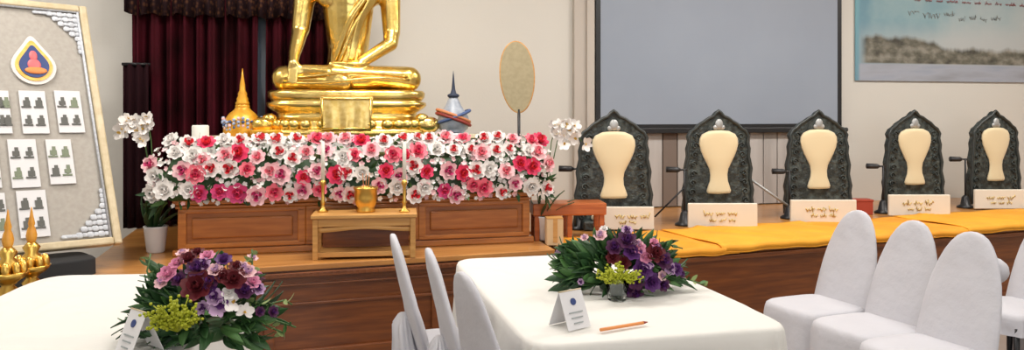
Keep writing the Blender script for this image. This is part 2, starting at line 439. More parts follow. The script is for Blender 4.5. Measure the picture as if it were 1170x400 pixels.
m.build('lotus_petals', 'gold', g)
for s_ in (-1, 1):
    m = MB(); m.ell((s_ * .575, -.27, .085), (.085, .06, .062)); m.ell((s_ * .53, -.27, .13), (.05, .05, .04)); m.build('corner_lobe', 'gold', g)
m = MB()
m.grid(lambda u, v: (-.175 + .35 * u + (.015 * (v - .5)) * (1 if u > .5 else -1), -.345 - .022 * (1 - v) + .006 * sin(u * 22) * (1 - v), .05 + .235 * v), 28, 10)
m.build('hanging_cloth', 'rimg', g, solid=.012)
m = MB()
for x in (-.165, .165): m.tube([(x, -.375, .06), (x, -.362, .28)], .008, 6)
for z in (.062, .27): m.tube([(-.165, -.378 + z * .05, z), (.165, -.378 + z * .05, z)], .008, 6)
m.build('cloth_border', 'gold', g)

# ------------------------------------------------------------------ petals and leaves
def petal(mb, L, W, cup, tilt, ang, base=0.0, mi=0, ruff=.0):
    mb.m = mi
    A = Matrix.Rotation(ang, 4, 'Z') @ Matrix.Translation((base, 0, 0)) @ Matrix.Rotation(-tilt, 4, 'Y')
    vs = []; nu, nv = 3, 4
    for i in range(nv + 1):
        t = i / nv; w = W * sin(PI * (.12 + .78 * t)) ** .8
        for j in range(nu + 1):
            s_ = j / nu * 2 - 1
            vs.append(A @ Vector((L * t, w * s_, cup * (t * t) * L + cup * .6 * s_ * s_ * W + ruff * sin(3 * s_ + 5 * t))))
    fs = [(i * (nu + 1) + j, i * (nu + 1) + j + 1, (i + 1) * (nu + 1) + j + 1, (i + 1) * (nu + 1) + j) for i in range(nv) for j in range(nu)]
    mb.add(vs, fs)
def rose_mesh(name, outer, inner, heart=None):
    mb = MB()
    for k in range(7): petal(mb, 1.0, .42, .12, R(12), 2 * PI * k / 7, .04, 0, .03)
    for k in range(6): petal(mb, .74, .36, .3, R(34), 2 * PI * (k + .5) / 6, .04, 0 if k % 2 else 1, .03)
    for k in range(5): petal(mb, .58, .30, .5, R(56), 2 * PI * (k + .3) / 5, .04, 1)
    for k in range(4): petal(mb, .46, .22, .2, R(78), 2 * PI * k / 4, .05, 1)
    mb.m = 2; mb.ell((0, 0, .22), (.14, .14, .2), n=8, m=6)
    return mb.mesh(name, [outer, inner, heart or inner])
def orchid_mesh(name, pet, lip):
    mb = MB()
    for a in (90, 210, 330): petal(mb, .95, .30, .1, R(8), R(a), .05, 0)
    for a in (20, 160): petal(mb, 1.0, .48, .15, R(14), R(a), .05, 0, .03)
    petal(mb, .5, .2, .5, R(40), R(270), .02, 1); mb.m = 1; mb.ell((0, 0, .12), (.1, .1, .12), n=8, m=5)
    return mb.mesh(name, [pet, lip])
def leaf_to(mb, L, W, bend=.3, mi=0):       # leaf along +X
    mb.m = mi; nv = 6; vs = []
    for i in range(nv + 1):
        t = i / nv; w = W * (sin(PI * min(1, .06 + .94 * t)) ** .7) * (1 - .25 * t)
        for s_ in (-1, 0, 1): vs.append((L * t, w * s_, -bend * L * t * t + (.12 * W if s_ else 0)))
    mb.add(vs, [(i * 3 + j, i * 3 + j + 1, (i + 1) * 3 + j + 1, (i + 1) * 3 + j) for i in range(nv) for j in range(2)])
def aim(p, d, s=1.0, spin=0.0):
    d = Vector(d).normalized()
    q = Vector((0, 0, 1)).rotation_difference(d)
    return Matrix.Translation(p) @ q.to_matrix().to_4x4() @ Matrix.Rotation(spin, 4, 'Z') @ Matrix.Scale(s, 4)
def aimx(p, d, spin=0.0):
    d = Vector(d).normalized(); q = Vector((1, 0, 0)).rotation_difference(d)
    return Matrix.Translation(p) @ q.to_matrix().to_4x4() @ Matrix.Rotation(spin, 4, 'X')
ROSES = {k: rose_mesh(k, *v) for k, v in dict(
    deep_pink_rose=('pinkm', 'pinkd'), red_centred_rose=('whitep', 'pinkr', 'pinkd'), pale_pink_rose=('pinkl', 'pinkm'),
    white_rose=('whitep', 'whitep'), red_rose=('pinkd', 'pinkr'), pink_rimmed_rose=('pinkl', 'magenta'), magenta_rose=('magenta', 'pinkd'),
    dark_red_rose=('darkred', 'darkred'), purple_flower=('purple', 'purple'), plum_flower=('plum', 'purple'), lilac_flower=('lilac', 'purple'),
    pink_carnation=('rosep', 'rosep'), soft_pink_flower=('pinkl', 'lilac')).items()}
ORCHW = orchid_mesh('orchid_blossom', 'whitep', 'cor'); ORCHP = orchid_mesh('purple_orchid', 'lilac', 'purple')
def nm(k):
    for w_ in ('rose', 'carnation', 'orchid', 'flower'):
        if w_ in k: return w_
    return 'blossom'
RL = dict(deep_pink_rose='deep pink rose', red_centred_rose='white rose with red centre', pale_pink_rose='pale pink rose', white_rose='white rose',
          red_rose='red rose', pink_rimmed_rose='pale rose with magenta centre', magenta_rose='magenta rose', dark_red_rose='dark red rose',
          purple_flower='purple flower', plum_flower='dark plum flower', lilac_flower='lilac flower', pink_carnation='pink carnation',
          soft_pink_flower='soft pink flower', white_orchid='white orchid', purple_orchid='purple orchid')
def flower(parent, key, p, d, s):
    me = ORCHW if key == 'white_orchid' else ORCHP if key == 'purple_orchid' else ROSES[key]
    o = inst(nm(key), me, parent, aim(p, d, s, random.uniform(0, 6.28))); o['label'] = RL[key]; return o

# bank of flowers on the altar
FX0, FX1 = -.99, 1.575
fl = thing('flower_bank', 'long bank of pink, red and white roses along the altar top', 'flower arrangement', ((FX0 + FX1) / 2, 5.36, .95))
fl.rotation_euler.z = 0
HW = (FX1 - FX0) / 2
def bank(u, v):                       # u -1..1 along, v 0 bottom .. 1 back top -> point, normal
    a = v * R(108) - R(18)
    e = math.sqrt(max(0.0, 1 - max(0, (abs(u) - .86) / .14) ** 2)) if abs(u) > .86 else 1
    e = .45 + .55 * e
    y = -.255 * cos(a) * e; z = .035 + .30 * sin(a) * (.6 + .4 * e) + .03
    nx = 0 if abs(u) < .86 else (abs(u) - .86) / .14 * .9 * (1 if u > 0 else -1)
    return Vector((u * HW, y + .05, z)), Vector((nx, -cos(a), sin(a) * .9 + .1))
# core of leaves and filler
m = MB(); m.loft([[(x, .05 + (-.19) * cos(a) * k, .03 + .25 * max(-.12, sin(a)) * k) for a in [R(-18) + R(216) * j / 13 for j in range(14)]] for x, k in [(-HW + .06, .5)] + [(-HW + .12 + (2 * HW - .24) * i / 20, 1) for i in range(21)] + [(HW - .06, .5)]])
m.build('foam_core', 'leaf', fl)
m = MB()
for i in range(230):
    u, v = random.uniform(-1, 1), random.random()
    p, n = bank(u, v); p = p - n * .03
    d = n + Vector((random.uniform(-.8, .8), random.uniform(-.3, .3), random.uniform(-.8, .6)))
    m.T = aimx(p, d, random.uniform(0, 6.28)); leaf_to(m, random.uniform(.05, .09), .016, .3, random.choice((0, 0, 1)))
for s_ in (-1, 1):
    for i in range(26):
        p = Vector((s_ * (HW - .05), random.uniform(-.15, .1), random.uniform(-.02, .1)))
        m.T = aimx(p, (s_ * random.uniform(.2, 1), -.4, random.uniform(-1, .3)), random.uniform(0, 6.28)); leaf_to(m, random.uniform(.07, .13), .018, .3, 0)
m.build('foliage', ['leaf', 'leaf2'], fl)['kind'] = 'stuff'
m = MB()
for i in range(1050):
    u, v = random.uniform(-1, 1), random.uniform(0, 1)
    p, n = bank(u, v); p = p + n * random.uniform(-.02, .02)
    m.T = aim(p, n + Vector((random.uniform(-.6, .6), 0, random.uniform(-.6, .6))), random.uniform(.014, .023), random.uniform(0, 6))
    for k in range(5): petal(m, 1, .42, .2, R(20), 2 * PI * k / 5, .03, 0 if i % 5 else 1)
m.T = Matrix(); f_ = m.build('filler_blossoms', ['whitep', 'pinkl'], fl); f_['kind'] = 'stuff'; f_['label'] = 'tiny white filler blossoms'
keys_top = ['pale_pink_rose', 'deep_pink_rose', 'deep_pink_rose', 'red_centred_rose', 'pale_pink_rose', 'red_rose', 'white_rose', 'red_centred_rose']
keys_mid = ['red_centred_rose', 'deep_pink_rose', 'red_centred_rose', 'pink_rimmed_rose', 'white_rose', 'red_rose', 'pale_pink_rose']
keys_low = ['pink_rimmed_rose', 'magenta_rose', 'red_centred_rose', 'deep_pink_rose', 'pink_rimmed_rose', 'white_rose']
cnt = 0
for row, (v, ks, n_) in enumerate(((.12, keys_low, 26), (.34, keys_mid, 25), (.56, keys_mid, 25), (.82, keys_top, 23))):
    for i in range(n_):
        u = -1 + 2 * (i + .5 * (row % 2) + .25 + random.uniform(-.28, .28)) / n_
        u = max(-1, min(1, u))
        p, n = bank(u, v + random.uniform(-.07, .07))
        flower(fl, random.choice(ks), p + n * .012, n + Vector((random.uniform(-.35, .35), -.5, random.uniform(-.3, .3))), random.uniform(.050, .068)); cnt += 1
# tall single flowers poking out at the top
m = MB()

# ------------------------------------------------------------------ curtains
def curtain(name, label, X0, X1, Y, z0, z1, seed, folds, m_='curtain', amp=.06, group='maroon curtains behind the statue'):
    c = thing(name, label, 'curtain', ((X0 + X1) / 2, Y, z0), 0, group); w_ = X1 - X0
    def fn(u, v):
        ph = folds * 2 * PI * u + .5 * sin(3 * u * PI + seed)
        return (-w_ / 2 + w_ * u + .02 * sin(ph * .5 + seed) * (1 - v), amp * sin(ph) * (1.1 - .4 * v) + .02 * sin(ph * 2.3 + seed), (z1 - z0) * v)
    MB().grid(fn, int(folds * 16), 12).build('curtain_panel', m_, c, solid=.006)
    m = MB(); m.grid(lambda u, v: (-w_ / 2 + w_ * u, (amp + .012) * sin(folds * 2 * PI * u + .5 * sin(3 * u * PI + seed)) , .01 + .03 * v), int(folds * 16), 1)
    m.build('hem', 'darkdrape', c, solid=.008)
    return c
CX = [onY(p, 6.72)[0] for p in (150, 296, 305, 400)]
curtain('curtain', 'wide pleated maroon curtain left of the golden statue', CX[0], CX[1], 6.68, DH + .01, 2.95, 1, 9)
curtain('curtain', 'narrow maroon curtain panel directly behind the golden statue', CX[2], CX[3], 6.68, DH + .01, 2.95, 4, 6)
v = thing('curtain_valance', 'brown patterned valance along the top of the maroon curtains', 'valance', ((CX[0] + CX[3]) / 2, 6.60, 2.275)); w_ = CX[3] - CX[0] + .05
MB().grid(lambda a, b: (-w_ / 2 + w_ * a, .03 * sin(a * 2 * PI * 22) * (1 - b * .5), .0 + .6 * b - .03 * abs(sin(a * PI * 9)) * (1 - b)), 240, 4).build('pleated_cloth', 'valance', v, solid=.006)
MB().tube([(-w_ / 2, 0, .6), (w_ / 2, 0, .6)], .02, 8).build('rail', 'blackm', v)
dx = onY(143, 6.62)[0]
dd = thing('dark_side_drape', 'narrow dark drape hanging at the left edge of the maroon curtain', 'drape', (dx + .09, 6.56, DH + .01))
zt = hat(73, 6.0) - DH - .01
MB().grid(lambda a, b: (-.09 + .18 * a, .02 * sin(a * 18), zt * b), 24, 4).build('cloth', 'darkdrape', dd, solid=.006)
MB().tube([(-.1, 0, zt), (.1, 0, zt)], .012, 8).build('rod', 'blackm', dd)

# ------------------------------------------------------------------ projection screen
sx0, _ = onY(681, 6.82); sx1, _ = onY(961, 6.82)
ps = thing('projection_screen', 'grey-blue projection screen with black borders on the wall', 'projection screen', ((sx0 + sx1) / 2, 6.82, 1.30)); w_ = sx1 - sx0
MB().box((0, .0, 1.14), (w_ - .07, .006, 2.2)).build('fabric', 'screen', ps, smooth=False)
m = MB()
for s_ in (-1, 1): m.box((s_ * (w_ / 2 - .02), -.001, 1.14), (.045, .009, 2.2))
m.box((0, -.001, .06), (w_, .009, .05)); m.build('black_border', 'blackp', ps, smooth=False)
m = MB().box((0, 0, .025), (w_ + .04, .045, .05)); m.tube([(-w_ / 2 - .07, 0, .025), (w_ / 2 + .07, 0, .025)], .022, 10); m.build('bottom_bar', 'blackp', ps, bevel=.006)
MB().box((0, .0, 2.28), (w_ + .16, .1, .1)).build('housing', 'blackp', ps, bevel=.01)

# ------------------------------------------------------------------ landscape print on the wall
pt = thing('landscape_banner', 'teal-grey printed landscape banner with handwriting, right of the screen', 'banner', (5.29, 6.885, 1.818))
PW, PH_ = 3.1, 1.35
MB().box((PW / 2, 0, PH_ / 2), (PW, .012, PH_)).build('print', 'painting', pt, smooth=False)
def scribble(mb, x, z, h, n, seed, r=.004, y=-.009, flat=.55):
    rnd = random.Random(seed); pts = []
    for i in range(n * 6):
        pts.append((x + i * h * .22 + rnd.uniform(-.1, .1) * h, y, z + h * (.5 * sin(i * 1.9 + rnd.random()) + (rnd.random() > .88) * .8)))
    mb.tube(pts, r, 4)
    return pts[-1][0]
m = MB()
x = .62; k = 0
while x < 1.75:
    x = scribble(m, x, .70 - .02 * (k % 2) - .03 * (x > 1.2), .035 if x > .9 else .055, random.choice((2, 3)), k) + .05; k += 1
m.build('grey_handwriting', 'ink_grey', pt)
m = MB(); x = .70; k = 40
while x < 2.6:
    x = scribble(m, x, .845 - .012 * x, .022, random.choice((3, 4, 5)), k, .0032) + .05; k += 1
m.build('red_handwriting', 'ink_r', pt)

# ------------------------------------------------------------------ notice board on the left
zc = 4.6; xc = (139 - 585) / F * zc
yaw, lean = R(46), R(-26); roll = R(-1)
d = Vector((cos(yaw), sin(yaw))); nn = Vector((sin(yaw), -cos(yaw)))      # (camera right, depth)
def cw(a, b): return Vector((a * CT + b * ST, -a * ST + b * CT, 0))
D3 = cw(d.x, d.y); N3 = cw(nn.x, nn.y)
UP = (cos(lean) * Vector((0, 0, 1)) + sin(lean) * N3)
E3 = (cos(roll) * D3 + sin(roll) * UP).normalized(); U3 = (cos(roll) * UP - sin(roll) * D3).normalized()
NN = E3.cross(U3).normalized()
brc = cam(139, 4.6, hat(279, 4.6))
BW, BH = 1.0, 1.61
nb = thing('notice_board', 'tilted gilt-framed notice board with an emblem and white cards', 'notice board', brc)
Q = Matrix((( E3.x, -NN.x, U3.x), (E3.y, -NN.y, U3.y), (E3.z, -NN.z, U3.z)))   # local x=along, y=into the board, z=up
nb.rotation_mode = 'QUATERNION'; nb.rotation_quaternion = Q.to_quaternion()
MB().box((-BW / 2, .015, BH / 2), (BW - .04, .02, BH - .04)).build('backing', 'linen', nb, smooth=False)
m = MB(); FWd = .045
m.box((-FWd / 2, .0, BH / 2), (FWd, .05, BH)); m.box((-BW + FWd / 2, 0, BH / 2), (FWd, .05, BH)); m.box((-BW / 2, 0, FWd / 2), (BW - 2 * FWd, .05, FWd)); m.box((-BW / 2, 0, BH - FWd / 2), (BW - 2 * FWd, .05, FWd))
m.build('frame', 'frame', nb, bevel=.01)
m = MB()
for x0_, z0_, x1_, z1_ in ((-FWd, FWd, -FWd, BH - FWd), (-FWd, BH - FWd, -BW + FWd, BH - FWd)): m.tube([(x0_ - .012 * (x0_ == x1_), -.008, z0_), (x1_ - .012 * (x0_ == x1_), -.008, z1_)], .008, 6)
m.build('inner_bead', 'lace', nb)
def bd(px, py, off=0.0):                    # photo point -> board plane coordinates
    u = (px - 585) / F; v_ = (128 - py) / F
    ray = Vector((ST + u * CT, CT - u * ST, v_)); o = Vector((0, 0, 1.5))
    P0 = brc + NN * off; t = (P0 - o).dot(NN) / ray.dot(NN); P = o + ray * t - brc
    return P.dot(E3), P.dot(U3)
def quad_panel(mb, pts, y0, y1):
    mb.prism([p for p in pts], y0, y1)
cards = [((-6, 104), (14, 153)), ((21, 104), (56, 153)), ((62, 104), (96, 152)), ((-25, 162), (2, 215)), ((8, 160), (46, 214)), ((52, 160), (86, 210)), ((-18, 222), (10, 272)), ((18, 219), (57, 270))]
m0 = None
for i, ((a, b), (c, e)) in enumerate(cards):
    x0_, zt_ = bd((a), b); x1_, zb_ = bd(c, e)
    x0b, _ = bd(a + (e - b) * .1, e); x1t, _ = bd(c - (e - b) * .1, b)
    xl = max(-BW + FWd + .005, (x0_ + x0b) / 2); xr = (x1_ + x1t) / 2; wd = xr - xl
    m = MB(); m.box(((xl + xr) / 2, -.004, (zt_ + zb_) / 2), (wd, .008, zt_ - zb_)); cd = m.build('card', 'paper', nb, smooth=False)
    if xl > xr - .06: bpy.data.objects.remove(cd); continue
    zm = (zt_ + zb_) / 2; hh = zt_ - zb_
    rnd = random.Random(i)
    for qx in (-.25, .22):
        for qz in (.2, -.22):
            cx_ = (xl + xr) / 2 + qx * wd; cz = zm + qz * hh
            m = MB(); mk = rnd.choice(('ink', 'ink', 'ink_g'))
            m.box((cx_, -.010, cz), (.035, .004, .045 * rnd.uniform(.5, 1))); m.box((cx_ + .004, -.0105, cz + .02), (.018, .004, .035)); m.box((cx_ - .004, -.0105, cz - .025), (.05, .004, .010)); m.box((cx_, -.0102, cz - .01), (.012, .004, .03))
            m.build('printed_picture', mk, cd, smooth=False)
# teardrop emblem
ex, ez = bd(38, 72)
def tear(s, k=40):
    out = []
    for i in range(k):
        t = 2 * PI * i / k; x = sin(t) * (.5 + .0 * cos(t)); zz = -cos(t)
        wdt = (1 - .55 * smoothstep(.0, 1, zz)) if zz > 0 else 1
        z_ = zz * .5 if zz < .0 else zz * .78
        out.append((ex + 0.20 * s * x * wdt * 1.0, ez - .02 + .215 * s * z_))
    return out
for nm_, mt, s_, y_ in (('emblem_rim', 'rimw', 1.2, -.008), ('emblem_border', 'embgold', 1.0, -.012), ('emblem_field', 'embblue', .80, -.016)):
    MB().prism(tear(s_), y_, y_ + .01).build(nm_, mt, nb, smooth=False)
m = MB(); m.ell((ex, -.016, ez + .04), (.022, .008, .036)); m.ell((ex, -.016, ez - .02), (.036, .008, .04)); m.build('emblem_figure', 'embpink', nb)
m = MB(); m.ell((ex + .005, -.018, ez - .06), (.06, .008, .024)); m.build('emblem_base', 'embor', nb)
def lace(cx_, cz, sx_, sz):
    m = MB()
    for i in range(6):
        for j in range(6 - i):
            r = .015 * (1 + .4 * ((i + j) % 2)); m.ell((cx_ + sx_ * (i * .029 + .018), -.006, cz + sz * (j * .034 + .018)), (r, .004, r), n=10, m=5)
    for i in range(3): m.ell((cx_ + sx_ * (.19 + i * .025), -.006, cz + sz * .016), (.02, .004, .013), n=8, m=5); m.ell((cx_ + sx_ * .016, -.006, cz + sz * (.22 + i * .03)), (.013, .004, .02), n=8, m=5)
    m.build('corner_ornament', 'lace', nb)
lace(-FWd - .01, BH - FWd - .01, -1, -1); lace(-FWd - .01, FWd + .01, -1, 1)
m = MB()                                    # strut behind
Tl = nb.matrix_basis.inverted() if False else None
m.tube([(-BW / 2, .03, BH * .55), (-BW / 2, .03 + .02, .02)], .015, 8)
m.build('back_strut', 'frame', nb)
# black covered side table beneath the board
btp = brc + E3 * (-.50) + D3 * -.10
bt = thing('black_table', 'black cloth-covered table beneath the tilted notice board', 'table', (btp.x, btp.y, 0), math.atan2(D3.y, D3.x)); bh = brc.z - .035
m = MB(); m.loft([rrect(a, b, z, 60, 6) for a, b, z in ((.44, .17, 0), (.44, .17, .2), (.43, .165, bh - .01), (.42, .16, bh))]); m.build('tablecloth', 'black', bt)
m = MB().box((0, 0, bh - .02), (.8, .28, .02)); m.build('tabletop', 'blackm', bt, bevel=.004)

# ------------------------------------------------------------------ gold offering stands with amber candles
cst = thing('black_stool', 'small black stand holding two gold candle stands at the left edge', 'stand', cam(8, 3.64, .04), -TH)
m = MB(); m.box((0, 0, .56), (.28, .40, .04)); m.build('top', 'blackm', cst, bevel=.006)
for x in (-.12, .12):
    for y in (-.18, .18): MB().box((x, y, .25), (.03, .03, .58)).build('leg', 'blackm', cst, bevel=.004)
def goldstand(label, px, z, sc):
    t = thing('candle_stand', label, 'candle stand', cam(px, z, .62), 0, 'gold candle stands with amber candles')
    m = MB(); m.lathe([(a * sc, b * sc) for a, b in ((.085, 0), (.09, .015), (.065, .04), (.035, .06), (.05, .085), (.028, .11), (.045, .13), (.075, .15), (.095, .178), (.085, .182), (.04, .17))], n=24, cap1=True); m.build('base', 'brass', t)
    m = MB()
    for k in range(9):
        a = 2 * PI * k / 9; m.ell((.07 * sc * cos(a), .07 * sc * sin(a), .20 * sc), (.022 * sc, .022 * sc, .040 * sc), n=8, m=6)
    m.lathe([(.05 * sc, .17 * sc), (.055 * sc, .225 * sc), (.03 * sc, .25 * sc), (.045 * sc, .28 * sc), (.02 * sc, .31 * sc)], n=16); m.build('lotus_cup', 'brass', t)
    m = MB(); m.lathe([(r * sc, z_ * sc) for r, z_ in ((.016, .30), (.024, .32), (.028, .345), (.022, .375), (.014, .395), (.018, .41), (.010, .445), (.006, .475), (.002, .50))], n=16); m.build('amber_candle', 'amber', t)
goldstand('gold lotus candle stand with amber candle, nearer the notice board cards', 36, 3.73, .86)
goldstand('gold lotus candle stand with amber candle, at the picture left edge', 9, 3.55, .88)

# ------------------------------------------------------------------ shrine items behind the flowers
p = cam(277, 5.55, .95); 
ped = thing('round_pedestal', 'gilt pedestal under the pointed golden crown shrine, behind the flowers', 'pedestal', p)
ph = hat(155, 5.55) - .95
MB().lathe([(.13, 0), (.13, .02), (.10, .05), (.09, ph - .06), (.12, ph - .02), (.125, ph)], n=28).build('column', 'gilt', ped)
cr = thing('golden_spire_shrine', 'small golden pointed shrine with blue bead collar left of the statue', 'shrine', (p.x, p.y, .95 + ph))
m = MB(); m.lathe([(.125, 0), (.13, .02), (.128, .07), (.115, .12), (.09, .155), (.055, .185), (.048, .20), (.05, .21), (.040, .225)], n=28); m.build('dome', 'gilt', cr)
m = MB(); m.lathe([(.045, .215), (.048, .23), (.038, .245), (.040, .26), (.030, .28), (.032, .295), (.020, .32), (.018, .36), (.008, .42), (.002, .475)], n=20); m.build('spire', 'gilt', cr)
m = MB()
for k in range(26):
    a = 2 * PI * k / 26
    for r_ in range(3):
        m.m = (0, 0, 1, 0, 2)[(k + r_ * 2) % 5]
        dz = .030 * cos(a * 2 + PI / 2) ** 2; rr_ = (.128, .130, .122)[r_]
        m.ell((rr_ * cos(a), rr_ * sin(a), .125 - dz - .026 * r_), (.012, .012, .012), n=8, m=6)
m.build('bead_collar', ['sash_l', 'sash_b', 'pinkl'], cr)
lm = thing('gold_offering_bowl', 'low gold bowl between the golden spire shrine and the statue', 'bowl', cam(303, 5.45, hat(158, 5.45)))
b0 = lm.location.z - .95
MB().lathe([(.05, -b0), (.05, -b0 + .02), (.03, -b0 + .04), (.03, -.02), (.07, 0), (.10, .03), (.11, .055), (.10, .06), (.05, .03)], n=24).build('bowl', 'gilt', lm)

p = cam(518, 5.75, 0); ph = hat(152, 5.75) - .95
ped = thing('round_pedestal', 'white pedestal under the blue-grey pointed urn, behind the flowers', 'pedestal', (p.x, p.y, .95))
MB().lathe([(.12, 0), (.12, .02), (.09, .05), (.09, ph - .04), (.115, ph - .02), (.115, ph)], n=28).build('column', 'white', ped)
ur = thing('pointed_urn', 'small blue-grey urn with tall dark spire right of the statue', 'urn', (p.x, p.y, .95 + ph))
MB().lathe([(.07, 0), (.105, .03), (.118, .075), (.11, .12), (.085, .16), (.058, .20), (.040, .24), (.03, .262)], n=28).build('body', 'bluegrey', ur)
MB().lathe([(.030, .255), (.044, .268), (.044, .278), (.022, .29), (.014, .32), (.010, .36), (.005, .42), (.001, .455)], n=18).build('spire', 'navy', ur)
for nm_, z_, mt, sg in (('orange_sash', .125, 'sash_o', 1), ('red_sash', .10, 'sash_r', 1), ('blue_sash', .12, 'sash_b', -1)):
    m = MB(); pts = [(.122 * cos(a) * (1 - (z_ - .1)), .122 * sin(a) * (1 - (z_ - .1)), z_ - .05 * cos(a) * sg * .9) for a in [2 * PI * k / 30 for k in range(31)]]
    m.tube(pts, .012, 6); m.build(nm_, mt, ur)

p = cam(229, 5.3, 0)
cp = thing('white_pillar_candle', 'short white cylinder candle among the flowers left of the spire shrine', 'candle', (p.x, p.y, .95)); ph = hat(143, 5.3) - .95
m = MB(); m.lathe([(.05, 0), (.055, .01), (.055, ph - .008), (.05, ph), (.02, ph - .006)], n=24); m.build('wax', 'wax', cp)
MB().tube([(0, 0, ph - .01), (0, 0, ph + .012)], .002, 6).build('wick', 'blackp', cp)

p = cam(591, 5.85, 0); b0 = hat(128, 5.85)
fb = thing('talipot_fan', 'oval woven straw ceremonial fan on a stick above the flowers', 'fan', (p.x, p.y, .95), -TH)
zc_ = hat(88, 5.85) - .95
m = MB(); out = [(.125 * sin(t) * (1 + .06 * cos(t)) + .012 * cos(t) * -1, zc_ + .262 * cos(t)) for t in [2 * PI * i / 48 for i in range(48)]]
m.prism(out, -.008, .008); m.build('blade', 'fan', fb, bevel=.004)
MB().tube([(x_, 0, z_) for x_, z_ in out + out[:1]], .008, 6).build('rim', 'oak', fb)
MB().tube([(.014, 0, 0), (.012, 0, zc_ - .24)], .011, 8).build('handle', 'blackm', fb)
MB().lathe([(.09, 0), (.09, .02), (.02, .04), (.016, .10)], n=20).build('foot', 'blackm', fb)

# ------------------------------------------------------------------ low oak stand with incense bowl and candles
sp_ = cam(417.5, 4.95, DH)
os_ = thing('oak_stand', 'low light oak stand in front of the altar on the stage edge', 'stand', sp_, -R(6))
W2, D2, H2 = .31, .14, .275
MB().box((0, 0, H2 - .012), (2 * W2 + .02, 2 * D2 + .03, .024)).build('top', 'oak', os_, bevel=.005)
for x in (-1, 1):
    for y in (-1, 1): MB().box((x * (W2 - .016), y * (D2 - .016), (H2 - .024) / 2), (.032, .032, H2 - .024)).build('leg', 'oak', os_, bevel=.004)
m = MB(); m.box((0, -D2 + .018, H2 - .05), (2 * W2 - .06, .018, .05)); m.box((0, D2 - .018, H2 - .05), (2 * W2 - .06, .018, .05)); m.build('apron', 'oak', os_, bevel=.003)
m = MB()
m.grid(lambda u, v: (-W2 + .03 + (2 * W2 - .06) * u, -D2 + .018 , .165 + .028 * v + .018 * sin(PI * u) ** 2 * (1 if v < .5 else .6)), 24, 2)
m.build('curved_rail', 'oak', os_, solid=.018)
m = MB(); m.box((0, -D2 + .018, .03), (2 * W2 - .06, .02, .03)); m.box((0, D2 - .018, .03), (2 * W2 - .06, .02, .03)); m.box((0, 0, .03), (2 * W2 - .06, 2 * D2 - .06, .012)); m.build('lower_shelf', 'oak', os_, bevel=.003)
MB().box((0, D2 - .05, .115), (2 * W2 - .08, .012, .15)).build('back_panel', 'wood', os_, smooth=False)
q = cam(418, 4.93, DH + H2 + .001)
ib = thing('brass_incense_pot', 'round brass incense pot in the middle of the oak stand', 'incense pot', q)
MB().lathe([(.055, 0), (.06, .01), (.05, .025), (.065, .05), (.072, .09), (.07, .135), (.078, .145), (.078, .155), (.066, .155), (.06, .12)], n=28).build('pot', 'brass', ib)
MB().lathe([(.06, .11), (.0, .122)], n=20, cap0=False).build('ash', 'paper', ib)
m = MB()
for x, y in ((-.01, 0), (.012, .01), (0, -.014)): m.tube([(x, y, .11), (x * 2, y * 2, .24)], .0022, 5)
m.build('incense_sticks', 'sash_o', ib)
def candle(label, px, z):
    t = thing('brass_candlestick', label, 'candlestick', cam(px, z, DH + H2 + .001), 0, 'candlesticks on the oak stand')
    MB().lathe([(.032, 0), (.034, .008), (.014, .02), (.010, .05), (.017, .06), (.010, .075), (.010, .16), (.018, .175), (.018, .19), (.012, .20)], n=18).build('stem', 'brass', t)
    zt_ = hat(162, z) - DH - H2
    MB().lathe([(.012, .195), (.012, zt_ - .004), (.008, zt_)], n=14).build('white_candle', 'wax', t)
    MB().tube([(0, 0, zt_ - .005), (0, 0, zt_ + .012)], .0015, 5).build('wick', 'blackp', t)
candle('brass candlestick with thin white candle on left end of oak stand', 369, 4.92)
candle('brass candlestick with thin white candle on right end of oak stand', 462, 4.92)

# ------------------------------------------------------------------ orchids
def orchid(label, px, z, potpx, py_top, pot_y, side, bx, nb_, lx=1):
    base = cam(px, z, DH)
    t = thing('potted_orchid', label, 'orchid', base, -TH, 'white orchids at both ends of the altar')
    ph_ = .17
    MB().lathe([(.048, 0), (.055, .01), (.072, ph_ - .012), (.076, ph_), (.066, ph_), (.06, ph_ - .02)], n=24).build('pot', 'white', t)
    m = MB()
    for k in range(9):
        a = 2 * PI * k / 9 + .3
        m.T = aimx((.02 * cos(a), .02 * sin(a), ph_ - .02), (cos(a), sin(a), 2.4 if k % 2 else 1.2), 0); leaf_to(m, random.uniform(.19, .27), .032, .35, 0)
    m.T = Matrix(); m.build('leaves', ['leaf'], t, solid=.003)
    top = hat(py_top, z) - DH
    for b in range(2):
        o = Vector(bx[b]); st = [Vector((0, 0, ph_ - .02)), Vector((o.x * .15, 0, top * .5)), Vector((o.x * .45, -.01, top * .85)), Vector((o.x * .75, -.02, top * 1.0)), Vector((o.x, -.03, top - .04)), Vector((o.x * 1.3, -.04, top - .12 - .03 * b))]
        pts = []
        for i in range(len(st) - 1):
            for j in range(4):
                tt = j / 4; a_, b_ = st[i], st[i + 1]
                pts.append(a_.lerp(b_, tt))
        pts.append(st[-1])
        MB().tube(pts, .004, 6).build('stem', 'stem', t)
        for k in range(nb_):
            tt = .52 + .48 * k / (nb_ - 1); pp = pts[int(tt * (len(pts) - 1))]
            flower(t, 'white_orchid', pp + Vector((random.uniform(-.03, .03), -.02, random.uniform(-.03, .03))), (random.uniform(-.7, .7), -1, random.uniform(-.3, .5)), random.uniform(.040, .052))
    return t
orchid('white orchid in white pot, left end of the altar', 178, 5.05, 0, 136, 0, -1, [(-.155, 0, 0), (-.06, 0, 0)], 10)
orchid('white orchid right of the altar beside the first carved chair', 622, 5.55, 0, 142, 0, 1, [(.20, 0, 0), (.11, 0, 0)], 10)

